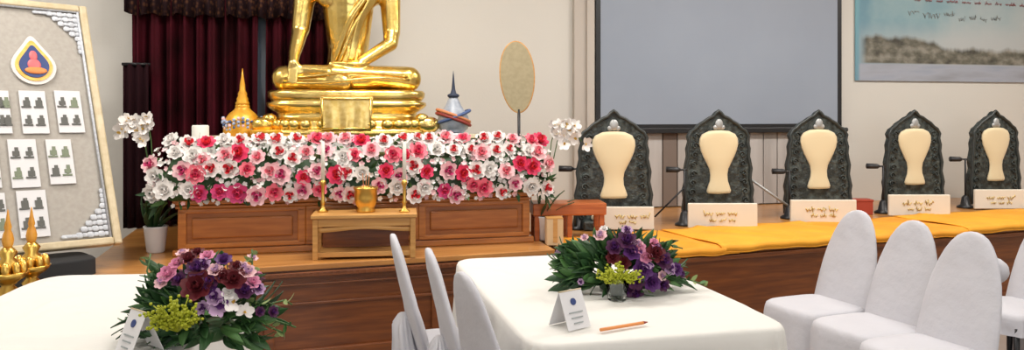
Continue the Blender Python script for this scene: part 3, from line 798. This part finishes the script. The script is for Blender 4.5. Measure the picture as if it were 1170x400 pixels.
# ------------------------------------------------------------------ red wooden side table and things under it
q = cam(648, 5.62, DH)
rt = thing('red_side_table', 'narrow reddish wooden side table between altar and first carved chair', 'side table', q, -R(8))
th_ = hat(233, 5.5) - DH
MB().box((0, 0, th_ - .04), (.52, .24, .085)).build('top', 'redwood', rt, bevel=.008)
for x in (-.23, .0, .23):
    for y in (-.09, .09): MB().box((x, y, (th_ - .078) / 2), (.035, .035, th_ - .078)).build('leg', 'redwood', rt, bevel=.004)
q = cam(633, 5.36, DH)
bb = thing('beige_box', 'small beige carton under the red side table', 'box', q, -R(8))
MB().box((0, 0, .09), (.11, .11, .18)).build('carton', 'beige', bb, bevel=.004)
m = MB(); m.box((0, 0, .182), (.112, .112, .006)); m.box((0, -.056, .1), (.03, .003, .16)); m.build('lid_tape', 'oak', bb, smooth=False)

# ------------------------------------------------------------------ carved chairs on the right platform
def half(prof): return [(x, z) for x, z in prof] + [(-x, z) for x, z in reversed(prof) if abs(x) > 1e-6]
def monk_chair():
    t = thing('carved_chair', '', 'chair', (0, 0, 0), 0, 'carved throne chairs with cream cushions on the platform')
    H = .89
    pr = [(.295, .02), (.30, .12), (.288, .20), (.298, .26), (.275, .36), (.285, .44), (.262, .54), (.268, .60), (.25, .66), (.262, .70), (.235, .745), (.20, .765), (.165, .80), (.12, .825), (.085, .85), (.045, .865), (.02, .895), (0, .91)]
    m = MB(); m.prism([(-x, z) for x, z in half(pr)][::-1], -.03, .03); m.build('backrest', 'jade', t, bevel=.008)
    m = MB(); pts = half(pr); m.tube([(x, -.035, z) for x, z in pts], .014, 6)
    m.build('carved_rim', 'jade_r', t)
    for s_ in (-1, 1):
        m = MB()
        for k in range(9):
            z = .10 + k * .075; x = s_ * (.245 - .012 * k * .5)
            pts = [(x - s_ * (.030 * (1 - j / 12)) * cos(j * .75), -.036, z + (.030 * (1 - j / 12)) * sin(j * .75)) for j in range(12)]
            m.tube(pts, .006, 5)
        m.build('scroll_carving', 'jade', t)
    m = MB(); m.ell((0, -.04, .80), (.035, .018, .045)); m.ell((-.03, -.04, .775), (.022, .012, .02)); m.ell((.03, -.04, .775), (.022, .012, .02)); m.build('crest_ornament', 'silver', t)
    # cushion: wide above, waisted, flared foot
    cu = [(.02, .235), (.10, .24), (.108, .26), (.098, .29), (.080, .34), (.076, .39), (.085, .44), (.112, .49), (.138, .54), (.160, .59), (.172, .64), (.168, .685), (.145, .72), (.09, .745), (.02, .752)]
    rings = []
    n_ = 18
    for w_, z in cu:
        rings.append([(w_ * cos(2 * PI * j / n_), -.035 - (.028 * min(1, w_ / .1)) * (1 if sin(2 * PI * j / n_) < 0 else .2) * abs(sin(2 * PI * j / n_)), z) for j in range(n_)])
    MB().loft(rings).build('back_cushion', 'cream', t)
    m = MB(); m.box((0, -.08, .04), (.50, .10, .07)); m.build('seat', 'jade', t, bevel=.01)
    m = MB(); m.box((0, -.085, .095), (.36, .09, .04)); m.build('seat_cushion', 'cream', t, bevel=.015)
    return t
proto = monk_chair()
labs = ['carved green-black chair nearest the altar, partly behind white orchid', 'carved green-black chair second from the altar, centred under the screen',
        'carved green-black chair third from the altar, under the screen right end', 'carved green-black chair below the left part of the landscape banner',
        'carved green-black chair furthest right, below the banner']
cpos = [(700, 6.08), (819, 6.44), (933, 6.84), (1042, 7.22), (1134, 7.62)]
for i, (px, z) in enumerate(cpos):
    o = proto if i == 0 else copy_tree(proto)
    P = cam(px, z, DH); o.location = P; o['label'] = labs[i]
    o.rotation_euler.z = -TH + R(6) - R(3 * i) + R((0, 8, 8, 14, 22)[i])
# name boards in front of the chairs
def board(label, px0, px1, py0, py1, seed):
    z = .9 * F / (py1 - 128); z = (1.5 - DH) * F / (py1 - 128)
    w_ = (px1 - px0) / F * z; h_ = (py1 - py0) / F * z
    t = thing('name_board', label, 'name board', cam((px0 + px1) / 2, z, DH + .012), -TH, 'ivory boards with gold lettering before the carved chairs')
    MB().box((0, 0, h_ / 2), (w_, .03, h_)).build('board', 'card', t, bevel=.006)
    m = MB(); x = -w_ * .28; k = seed
    while x < w_ * .22: x = scribble(m, x, h_ * .56, .03, 2, k, .0042, -.017) + .02; k += 1
    x = -w_ * .2
    while x < w_ * .12: x = scribble(m, x, h_ * .30, .022, 2, k, .0036, -.017) + .02; k += 1
    m.build('gold_lettering', 'ink_gold', t)
    MB().box((0, .04, .008), (w_ * .6, .09, .016)).build('foot', 'card', t, bevel=.003)
board('ivory board with gold lettering before chair nearest the altar', 690, 747, 238, 264, 1)
board('ivory board with gold lettering before chair centred under the screen', 786, 865, 234, 262, 11)
board('ivory board with gold lettering before chair at the screen right end', 903, 978, 230, 256, 21)
board('ivory board with gold lettering before chair below the banner left part', 1015, 1085, 224, 248, 31)
board('ivory board with gold lettering before the furthest right carved chair', 1113, 1172, 218, 240, 41)
# microphones
def micstand(label, px, z, hpy, boom, ln):
    t = thing('microphone_stand', label, 'microphone', cam(px, z, DH), -TH, 'black microphones beside the carved chairs')
    h_ = hat(hpy, z) - DH
    MB().lathe([(.075, 0), (.075, .015), (.045, .03), (.03, .10), (.014, .12)], n=20).build('base', 'blackm', t)
    MB().tube([(0, 0, .03), (0, 0, h_)], .009, 8).build('pole', 'blackm', t)
    m = MB(); m.tube([(.02, 0, h_), (-.04, 0, h_)], .008, 8); m.tube([(-.03, 0, h_), (-.05, 0, h_), (-.145, 0, h_ + .002)], [.010, .022, .024], 12); m.build('microphone', 'blackp', t)
    if boom < 0:
        MB().tube([(0, 0, .30), (-.24, -.02, .07)], .007, 8).build('boom_arm', 'blackm', t)
    elif boom:
        MB().tube([(0, 0, .16 if boom < 0 else .1), (-ln, -.02, -0.0 + (.03 if boom < 0 else .33))], .007 if boom < 0 else .011, 8).build('boom_arm', 'blackm' if boom < 0 else 'silver', t)
micstand('black microphone between the orchid and the first carved chair', 660, 6.05, 193, 0, 0)
micstand('black microphone left of the chair centred under the screen', 782, 6.25, 194, -1, 0)
micstand('black microphone with pale boom arm at the screen right end', 902, 6.65, 196, 1, .33)
micstand('black microphone left of the chair below the banner left part', 1009, 7.0, 190, 0, 0)
micstand('black microphone left of the furthest right carved chair', 1103, 7.4, 182, 0, 0)
t = thing('red_box', 'small dark red box between two carved chairs on the platform', 'box', cam(984, 6.95, DH), -TH)
MB().box((0, 0, .06), (.16, .12, .12)).build('box_body', 'redbox', t, bevel=.006)
MB().box((0, 0, .124), (.168, .128, .018)).build('box_lid', 'redbox', t, bevel=.004)

# saffron cloths along the platform edge
def saffron(label, a0, a1, dep, rot, mt, lift, fold):
    c_ = Wd(PO, PA, (a0 + a1) / 2, 0)
    t = thing('saffron_cloth', label, 'cloth', (c_[0], c_[1], DH + .002 + lift), PA + rot, 'saffron cloths along the platform edge')
    w_ = a1 - a0
    def fn(u, v):
        x = -w_ / 2 + w_ * u; s_ = v * (dep + .045) - .045
        wob = .006 * sin(u * 13 + a0 * 3) + .005 * sin(u * 29)
        if s_ < 0: return (x, -.012 + wob * .4 - .004, s_ * .9 + .006 + wob * .5)
        return (x + .01 * sin(v * 5), s_ - .006, .008 + .008 * abs(sin(u * 9 + v * 4 + a0)) + .014 * math.exp(-((u - fold + .3 * v) / .03) ** 2))
    MB().grid(fn, 60, 18).build('cloth', mt, t, solid=.006)
    m = MB(); m.tube([fn(i / 30, 0) for i in range(31)], .005, 5); m.build('hem', mt, t)
saffron('saffron cloth on the platform, partly behind the right table bouquet', .12, 1.16, .75, 0, 'orange', 0, .8)
saffron('golden saffron cloth in the middle, below the chair under the screen', 1.02, 2.30, .72, 0, 'orange2', .010, .55)
saffron('saffron cloth behind the first white chair on the right', 2.20, 3.35, .70, 0, 'orange', .0, .3)
saffron('golden saffron cloth behind the second and third right white chairs', 3.25, 4.75, .68, 0, 'orange2', .010, .5)
saffron('saffron cloth at the right end of the platform', 4.66, 6.2, .66, 0, 'orange', .0, .4)

# ------------------------------------------------------------------ banquet tables
def table(label, c4, seed):
    # c4: world xy of front-left, front-right, back-right, back-left (top edge)
    P = [Vector((p.x, p.y, 0)) for p in c4]; ctr = sum(P, Vector()) / 4
    ex_ = (P[1] - P[0] + P[2] - P[3]); ang = math.atan2(ex_.y, ex_.x)
    wx = ((P[1] - P[0]).length + (P[2] - P[3]).length) / 4; wy = ((P[3] - P[0]).length + (P[2] - P[1]).length) / 4
    t = thing('banquet_table', label, 'table', (ctr.x, ctr.y, 0), ang, 'banquet tables under white cloths')
    n_ = 240
    crs = [(random.Random(seed * 9 + q_).uniform(-1, 1), random.Random(seed * 5 + q_).uniform(-.5, .5), random.Random(seed + q_).uniform(-.7, .7)) for q_ in range(7)]
    def crease(x, y):
        z = 0
        for a, o_, c_ in crs:
            d_ = x * sin(a) + (y - o_) * cos(a); l_ = x * cos(a) - (y - o_) * sin(a) - c_
            z += .009 * math.exp(-(d_ / .022) ** 2) * math.exp(-(l_ / .45) ** 2)
        return z
    def ring(k, z, amp=0, ins=0):
        out = []
        for j in range(n_):
            th = 2 * PI * j / n_; c, s_ = cos(th), sin(th); e = 2 / 14
            bx = (abs(c) ** e) * (1 if c >= 0 else -1); by = (abs(s_) ** e) * (1 if s_ >= 0 else -1)
            w_ = amp * (sin(j * .55 + seed) + .5 * sin(j * 1.3 + 2 * seed)) 
            zz = z + (.007 * noise.noise(Vector((bx * k * 2.2 + seed, by * k * 3 + bx * k, 0))) + crease(wx * bx * k, wy * by * k) * (1 - k ** 8) if amp == 0 else 0)
            out.append(((wx * bx) * k + bx * (ins + w_), (wy * by) * k + by * (ins + w_), zz))
        return out
    rings = [ring(k, .752) for k in [.02 + .94 * i / 30 for i in range(31)]] + [ring(.99, .751, .0, 0), ring(1, .746, .0001, .004), ring(1, .735, .0005, .01), ring(1, .70, .002, .013), ring(1, .6, .006, .016), ring(1, .4, .013, .025), ring(1, .2, .02, .035), ring(1, .015, .026, .045)]
    m = MB(); m.loft(rings, True, False); o = m.build('tablecloth', 'cloth', t)
    MB().box((0, 0, .73), (2 * wx - .16, 2 * wy - .16, .025)).build('tabletop', 'oak', t, bevel=.004)
    for a in (-1, 1):
        for b in (-1, 1): MB().tube([(a * (wx - .08), b * (wy - .1), 0), (a * (wx - .08), b * (wy - .1), .715)], .015, 8).build('leg', 'blackm', t)
    return t, ang
tr, angr = table('white-clothed banquet table right of centre, with bouquet and glass', [onh(606, 393, .75), onh(905, 375, .75), onh(719, 287, .75), onh(520, 297, .75)], 1.0)
FLc = onh(50, 316, .75); dirx = Vector((cos(R(0)), sin(R(0)), 0)); bl = onh(50, 316, .75); br_ = onh(287, 310, .75)
xd = (br_ - bl).normalized(); yd = Vector((-xd.y, xd.x, 0))
tl, angl = table('white-clothed banquet table at the lower left corner of the picture', [bl - yd * 1.5, br_ - yd * 1.5, br_, bl], 3.0)

# ------------------------------------------------------------------ covered chairs
def cover_chair(label, loc, rz, group, bow=.55, skirt=True, sdep=1.0, big=1.0):
    t = thing('covered_chair', label, 'chair', loc, rz, group)
    # seat and skirt (facing +x)
    sd = random.uniform(0, 9)
    def ring(k, z, amp, n_=56):
        out = []
        for j in range(n_):
            th = 2 * PI * j / n_; c, s_ = cos(th), sin(th); e = 2 / 4.5
            x = .215 * sdep * k * (abs(c) ** e) * (1 if c >= 0 else -1); y = .205 * k * (abs(s_) ** e) * (1 if s_ >= 0 else -1)
            w_ = 1 + amp * (sin(j * .9 + sd) + .6 * sin(j * 1.7 + sd))
            out.append((x * w_ - .215 * (1 - sdep), y * w_, z))
        return out
    lo_ = .02 if skirt else .36
    prof = [(1.05, lo_, .03), (1.03, lo_ + (.40 - lo_) * .4, .022), (1.02, .40, .008), (1.0, .435, .002), (.97, .455, 0), (.90, .466, 0), (.6, .472, 0), (.2, .47, 0)]
    m = MB(); m.loft([ring(k, z, a) for k, z, a in prof], False, True); m.build('seat_cover', 'cover', t)
    if not skirt:
        for x in (-.18, .18):
            for y in (-.17, .17): MB().tube([(x, y, 0), (x, y, .40)], .014, 8).build('leg', 'blackm', t)
    # back, tapered to a rounded top, leaning back
    rings = []
    hs = [.36, .42, .50, .58, .66, .74, .81, .86, .90, .93, .946, .953]
    ws = [.206, .206, .203, .198, .189, .174, .152, .130, .104, .076, .047, .018]
    for h_, w_ in zip(hs, ws):
        cx_ = -.185 - (h_ - .42) * .25; th_ = .034 - .012 * smoothstep(.5, .85, h_) if h_ < .87 else .022 * (w_ / .13) ** .5
        rings.append([(cx_ + th_ * cos(2 * PI * j / 24) * (1 + .1 * sin(j + h_ * 20)), w_ * (abs(sin(2 * PI * j / 24)) ** .8) * (1 if sin(2 * PI * j / 24) >= 0 else -1), h_) for j in range(24)])
    m = MB(); m.loft(rings[::-1]); m.build('back_cover', 'cover', t)
    # gathered tuck and drape of the cover behind the back
    rings = []
    for h_, hw_, hd_, am in ((.02, .21, .10, .10), (.25, .19, .085, .10), (.42, .16, .065, .12), (bow - .06, .13 * big, .05 * big ** 2, .16), (bow, .10 * big, .045 * big ** 2, .2), (bow + .04, .05 * big, .025 * big ** 2, .1), (bow + .05, .01, .008, 0)):
        cx_ = -.235 - .02 * smoothstep(.3, bow, h_) - (bow - .42) * .1 * smoothstep(.3, bow, h_)
        rings.append([(cx_ - hd_ * cos(2 * PI * j / 48) * (1 + am * sin(j * 1.55 + sd)), hw_ * sin(2 * PI * j / 48) * (1 + am * .5 * sin(j * 2.1 + sd)), h_) for j in range(48)])
    m = MB(); m.loft(rings[::-1]); m.build('gathered_drape', 'cover', t)
    return t
GL = 'white covered chairs on the left of the right banquet table'
GR = 'white covered chairs in a row at the right'
left = [('white covered chair furthest from camera, left of right table', 457, 3.54), ('white covered chair second from the stage, left of right table', 499, 3.17),
        ('white covered chair nearest camera, left of right table', 534, 2.76)]
def rnd_loc(px, z, dx):                # px of the top of the backrest
    P = cam(px, z, 0); a = angr
    return Vector((P.x + dx * cos(a), P.y + dx * sin(a), 0)), a
for lb, px, z in left:
    P, a = rnd_loc(px + 4, z, .27); cover_chair(lb, P, a + (R(12) if px == 534 else 0), GL, sdep=.72)
right = [('white covered chair behind the others in right row, nearest the platform', 974, 4.36, .55), ('white covered chair in the middle of the right row of three', 1038, 3.95, .55), ('white covered chair nearest camera in the right row of three', 1104, 3.57, .80)]
for lb, px, z, bw in right:
    P = cam(px, z, 0); a = PI + angr * .0 - TH + R(18 + 14) - R(6)
    a = PI - TH + R(22)
    P = P + Vector((cos(a), sin(a), 0)) * .27
    ch_ = cover_chair(lb, P, a, GR, .55)
    if bw > .7:
        m = MB(); m.ell((-.345, .07, .79), (.06, .07, .06), rot=(0, .5, 0)); m.ell((-.325, .05, .73), (.05, .07, .08), rot=(0, -.2, 0)); m.ell((-.30, .08, .67), (.04, .05, .08)); m.build('bunched_fold', 'cover', ch_)
a = PI - TH + R(18)
P = cam(1200, 4.3, 0) + Vector((cos(a), sin(a), 0)) * .27
cover_chair('white covered chair cut off by the right picture edge', P, a, 'white covered chairs at the right edge', skirt=False)

# ------------------------------------------------------------------ bouquets
def bouquet(label, px, py, s, flist, leaves, sprig, trail, seed, depth=.13, half_w=.22, half_h=.17):
    rnd = random.Random(seed)
    base = onh(px, py, .755); z = (.745) * F / (py - 128)
    t = thing('flower_bouquet', label, 'bouquet', base, -TH, 'bouquets on the banquet tables')
    k = z / F
    # foam dish
    MB().lathe([(.07, 0), (.085, .01), (.09, .045), (.08, .05), (.03, .05)], n=24).build('dish', 'leaf', t)
    def at(fx, fy, y):                  # point at local depth y
        return Vector(((fx - 585) / F * (z + y) - (px - 585) / F * z, y, 1.5 - (fy - 128) / F * (z + y) - .755))
    def pos(fx, fy, push=1.0):
        y = 0.0
        for _ in range(3):
            q_ = at(fx, fy, y); nx, nz = q_.x / half_w, (q_.z - .12) / half_h
            r2 = min(1, nx * nx + nz * nz); y = -depth * math.sqrt(1 - r2) * push
        return Vector((q_.x, y, max(.015, q_.z))), Vector((nx * .6, -math.sqrt(1.05 - r2), nz * .6 + .35))
    for key, fx, fy, sz in flist:
        p_, n_ = pos(fx, fy); flower(t, key, p_, n_, sz * k)
    # back side flowers
    kk = [f[0] for f in flist]
    for i in range(14):
        a = rnd.uniform(-1, 1); p_ = Vector((a * half_w * .8, rnd.uniform(.0, depth), .06 + rnd.random() * half_h * 1.1 * (1 - a * a * .6)))
        flower(t, rnd.choice(kk), p_, (a * .5, .6, .7), .034)
    m = MB()
    for fx, fy, sz, mi in leaves:
        p_, n_ = pos(fx, fy, .55); d_ = Vector((p_.x, p_.y * .6, (p_.z - .06) * 1.1)) + Vector((rnd.uniform(-.06, .06), -.05, rnd.uniform(-.05, .07)))
        m.T = aimx(p_ * .8, d_, rnd.uniform(0, 6.28)); leaf_to(m, sz * k * 1.3, sz * k * .26, .35, mi)
    for i in range(90):
        a = rnd.uniform(0, 6.28); e_ = rnd.uniform(-.1, 1.3)
        d_ = Vector((cos(a) * cos(e_) * 1.4, sin(a) * cos(e_), sin(e_) * .9))
        m.T = aimx(Vector((0, 0, .05)) + Vector((d_.x * half_w * .45, d_.y * depth * .5, d_.z * half_h * .6)), d_, rnd.uniform(0, 6.28))
        leaf_to(m, rnd.uniform(.08, .13), rnd.uniform(.014, .024), .4, rnd.choice((0, 0, 0, 1)))
    m.T = Matrix(); o = m.build('foliage', ['leaf', 'leaf2', 'leaf3'], t, solid=.0015); o['kind'] = 'stuff'
    m = MB()
    for fx, fy, rr, nn_ in sprig:
        p0 = at(fx, fy + rr * .5, -depth - .05); p0.z = max(p0.z, .02)
        for i in range(nn_):
            a = rnd.uniform(-1.2, 1.2); L = rr * k * rnd.uniform(.6, 1.15)
            e_ = p0 + Vector((sin(a) * L, -.0 - rnd.random() * .05, cos(a) * L * .9)); m.tube([p0, p0.lerp(e_, .5) + Vector((0, 0, .006)), e_], .0018, 4)
            for q_ in range(9):
                pp = p0.lerp(e_, .35 + .65 * q_ / 8) + Vector((rnd.uniform(-.01, .01), rnd.uniform(-.01, .01), rnd.uniform(-.008, .008)))
                m.ell(pp, (.0055, .0055, .0055), n=6, m=4)
    m.build('yellow_sprigs', 'yellow', t)['kind'] = 'stuff'
    for pts in trail:
        m = MB(); P_ = [pos(a_, b_, .5)[0] for a_, b_ in pts]; m.m = 0; m.tube(P_, .003, 5)
        for i in range(len(P_) - 1):
            for q_ in range(3):
                pp = P_[i].lerp(P_[i + 1], q_ / 3)
                m.T = aimx(pp, (rnd.uniform(-1, 1), rnd.uniform(-1, .2), rnd.uniform(-.6, .8)), rnd.uniform(0, 6)); leaf_to(m, .035, .009, .3, rnd.choice((1, 2, 2)))
                m.T = Matrix()
        m.build('trailing_stem', ['stem', 'leaf2', 'leaf3'], t)
    return t
rr = random.Random(5)
lv = [(rr.uniform(165, 235), rr.uniform(335, 385), rr.uniform(18, 28), rr.choice((0, 0, 1))) for _ in range(60)] + \
     [(rr.uniform(165, 200), rr.uniform(300, 345), rr.uniform(16, 24), 0) for _ in range(26)] + [(rr.uniform(255, 300), rr.uniform(355, 395), rr.uniform(18, 28), rr.choice((0, 0, 1))) for _ in range(36)] + \
     [(rr.uniform(170, 300), rr.uniform(285, 360), rr.uniform(14, 22), rr.choice((0, 0, 1, 2))) for _ in range(40)]
L_fl = [('pink_carnation', 193, 314, 12), ('soft_pink_flower', 186, 323, 9), ('pink_carnation', 203, 302, 9), ('dark_red_rose', 226, 328, 18), ('dark_red_rose', 216, 297, 11), ('plum_flower', 226, 308, 13),
        ('soft_pink_flower', 210, 290, 8), ('pink_carnation', 239, 293, 9), ('lilac_flower', 233, 303, 9), ('dark_red_rose', 230, 288, 9), ('purple_flower', 258, 297, 10), ('dark_red_rose', 268, 320, 14), ('plum_flower', 280, 332, 11),
        ('soft_pink_flower', 247, 309, 9), ('dark_red_rose', 256, 316, 10), ('lilac_flower', 246, 340, 10), ('purple_orchid', 250, 352, 11), ('purple_flower', 253, 346, 8), ('white_orchid', 266, 345, 12), ('white_orchid', 280, 356, 10), ('white_rose', 262, 335, 8),
        ('soft_pink_flower', 285, 310, 10), ('pink_carnation', 290, 322, 9), ('soft_pink_flower', 288, 296, 7), ('lilac_flower', 296, 330, 8), ('soft_pink_flower', 284, 302, 8), ('plum_flower', 297, 356, 6), ('plum_flower', 312, 356, 7), ('lilac_flower', 232, 352, 8),
        ('plum_flower', 241, 322, 10), ('purple_flower', 240, 330, 8), ('plum_flower', 205, 320, 9), ('dark_red_rose', 272, 305, 9)]
bouquet('dark red, pink and purple bouquet on the left table', 235, 386, 1, L_fl, lv, [(203, 360, 38, 34)],
        [[(285, 345), (305, 348), (325, 343), (334, 348)], [(285, 360), (305, 372), (322, 380), (325, 388)], [(275, 365), (300, 362), (320, 368), (338, 374)], [(175, 330), (168, 310), (172, 290)], [(288, 320), (289, 300), (288, 285)]], 11, half_w=.26, half_h=.17, depth=.14)
rr = random.Random(9)
lv = [(rr.uniform(640, 700), rr.uniform(272, 325), rr.uniform(16, 26), rr.choice((0, 0, 1))) for _ in range(70)] + [(rr.uniform(632, 660), rr.uniform(290, 306), rr.uniform(14, 22), rr.choice((0, 1))) for _ in range(24)] + \
     [(rr.uniform(680, 770), rr.uniform(265, 330), rr.uniform(12, 20), rr.choice((0, 0, 1))) for _ in range(50)]
R_fl = [('soft_pink_flower', 686, 270, 8), ('lilac_flower', 716, 264, 7), ('plum_flower', 716, 276, 12), ('purple_flower', 722, 288, 11), ('pink_carnation', 730, 284, 8), ('pink_carnation', 737, 294, 8), ('soft_pink_flower', 728, 280, 7),
        ('dark_red_rose', 748, 290, 12), ('plum_flower', 757, 298, 11), ('lilac_flower', 764, 307, 8), ('purple_flower', 734, 308, 12), ('lilac_flower', 733, 313, 8), ('purple_flower', 744, 322, 11), ('plum_flower', 726, 320, 11),
        ('plum_flower', 725, 334, 10), ('dark_red_rose', 712, 300, 9), ('lilac_flower', 750, 283, 6), ('purple_flower', 772, 308, 8), ('plum_flower', 778, 313, 5), ('pink_carnation', 747, 278, 6), ('purple_orchid', 740, 300, 8), ('plum_flower', 702, 283, 10),
        ('plum_flower', 716, 330, 9), ('soft_pink_flower', 756, 315, 6), ('dark_red_rose', 700, 295, 8), ('white_rose', 690, 262, 5), ('soft_pink_flower', 668, 272, 5), ('plum_flower', 757, 325, 8), ('lilac_flower', 664, 322, 4)]
bouquet('purple and pink bouquet with dark leaves on the right table', 708, 331, 1, R_fl, lv, [(706, 314, 27, 32)],
        [[(760, 315), (780, 318), (795, 322), (808, 330)], [(750, 285), (765, 280), (780, 284)], [(660, 298), (645, 304), (632, 303)], [(720, 332), (740, 336), (752, 334)]], 12, half_w=.30, half_h=.17, depth=.14)

# ------------------------------------------------------------------ glass and cards on the tables
q = onh(705, 343, .756)
gl = thing('glass_tumbler', 'clear glass tumbler before the bouquet on the right table', 'glass', q)
m = MB(); m.lathe([(.032, 0), (.036, .003), (.047, .085), (.045, .086), (.034, .010), (.0, .008)], n=28, cap1=False); m.build('tumbler', 'glass', gl)
MB().lathe([(.001, .0105), (.0335, .0115), (.040, .05), (.001, .05)], n=24).build('water', 'glass', gl)
def tent(label, px, py, hpx, wpx, rz, side):
    z = .745 * F / (py - 128); k = z / F
    t = thing('tent_card', label, 'card', onh(px, py, .757), rz, 'folded cards on the banquet tables')
    h_ = hpx * k; w_ = wpx * k
    m = MB(); sl = h_ * .42
    m.add([(-w_ / 2, -sl, 0), (w_ / 2, -sl, 0), (w_ / 2, 0, h_), (-w_ / 2, 0, h_), (-w_ / 2, sl, 0), (w_ / 2, sl, 0)], [(0, 1, 2, 3), (3, 2, 5, 4)])
    m.build('folded_paper', 'paper', t, smooth=False, solid=.002)
    m = MB()
    A = Matrix.Translation((0, -sl * .5, h_ * .5)) @ Matrix.Rotation(-math.atan2(sl, h_), 4, 'X')
    m.T = A; 
    m.prism([(.012 * sin(a) , .012 * cos(a) + h_ * .22) for a in [2 * PI * i / 16 for i in range(16)]], -.004, -.001)
    m.m = 1
    for r_ in range(3): m.box((0, -.003, -.01 - r_ * .018), (w_ * (.6 - .1 * r_), .002, .004))
    m.T = Matrix(); m.build('printed_mark', ['embblue', 'ink_grey'], t, smooth=False)
    MB().tube([(-w_ / 2, 0, h_), (w_ / 2, 0, h_)], .0025, 6).build('fold_edge', 'frame', t)
tent('white folded card with small emblem at the left of the right table', 651, 372, 40, 34, -TH + R(38), 1)
tent('white folded card beside the bouquet on the left table', 159, 401, 46, 36, -TH - R(38), 1)
a0_, b0_ = onh(686, 379, .7575), onh(740, 370, .7575)
pn = thing('orange_pen', 'thin orange pen lying on the front of right table', 'pen', (a0_ + b0_) / 2, math.atan2((b0_ - a0_).y, (b0_ - a0_).x)); L = (b0_ - a0_).length / 2
MB().tube([(-L, 0, .006), (L * .8, 0, .006)], .006, 8).build('barrel', 'pen', pn)
MB().tube([(L * .8, 0, .006), (L, 0, .006)], [.006, .0015], 8).build('tip', 'sash_r', pn)

# ------------------------------------------------------------------ light
def area(loc, rot, sx_, sy_, e, col=(1, .96, .90)):
    l = bpy.data.lights.new('lamp', 'AREA'); l.shape = 'RECTANGLE'; l.size = sx_; l.size_y = sy_; l.energy = e; l.color = col
    o = bpy.data.objects.new('area_light', l); C.objects.link(o); o.location = loc; o.rotation_euler = rot; return o
for x in (-2.4, .6, 3.6, 6.6):
    for y in (-1.0, 2.0, 4.6): area((x, y, RH - .03), (0, 0, 0), 1.3, .5, {-1.0: 30, 2.0: 35, 4.6: 90}[y])
# unseen broad bluish area light in front of the wall behind the camera
area((1.5, RY0 + .1, 2.0), (R(90), 0, 0), 5.0, 1.6, 90, (.86, .93, 1.0))
w = bpy.data.worlds.new('world'); w.use_nodes = True; w.node_tree.nodes['Background'].inputs[0].default_value = (.8, .85, .9, 1); w.node_tree.nodes['Background'].inputs[1].default_value = .3
bpy.context.scene.world = w

# ------------------------------------------------------------------ camera
cd = bpy.data.cameras.new('camera'); co = bpy.data.objects.new('camera', cd); C.objects.link(co)
co.location = (0, 0, 1.5); co.rotation_euler = (R(90), 0, -TH)
cd.sensor_fit = 'HORIZONTAL'; cd.sensor_width = 36; cd.lens = F / 1170 * 36; cd.shift_y = -72 / 1170; cd.clip_start = .05
sc = bpy.context.scene; sc.camera = co
vs = sc.view_settings; vs.view_transform = 'Standard'; vs.look = 'None'; vs.gamma = 1; vs.exposure = -0.28; vs.use_curve_mapping = False
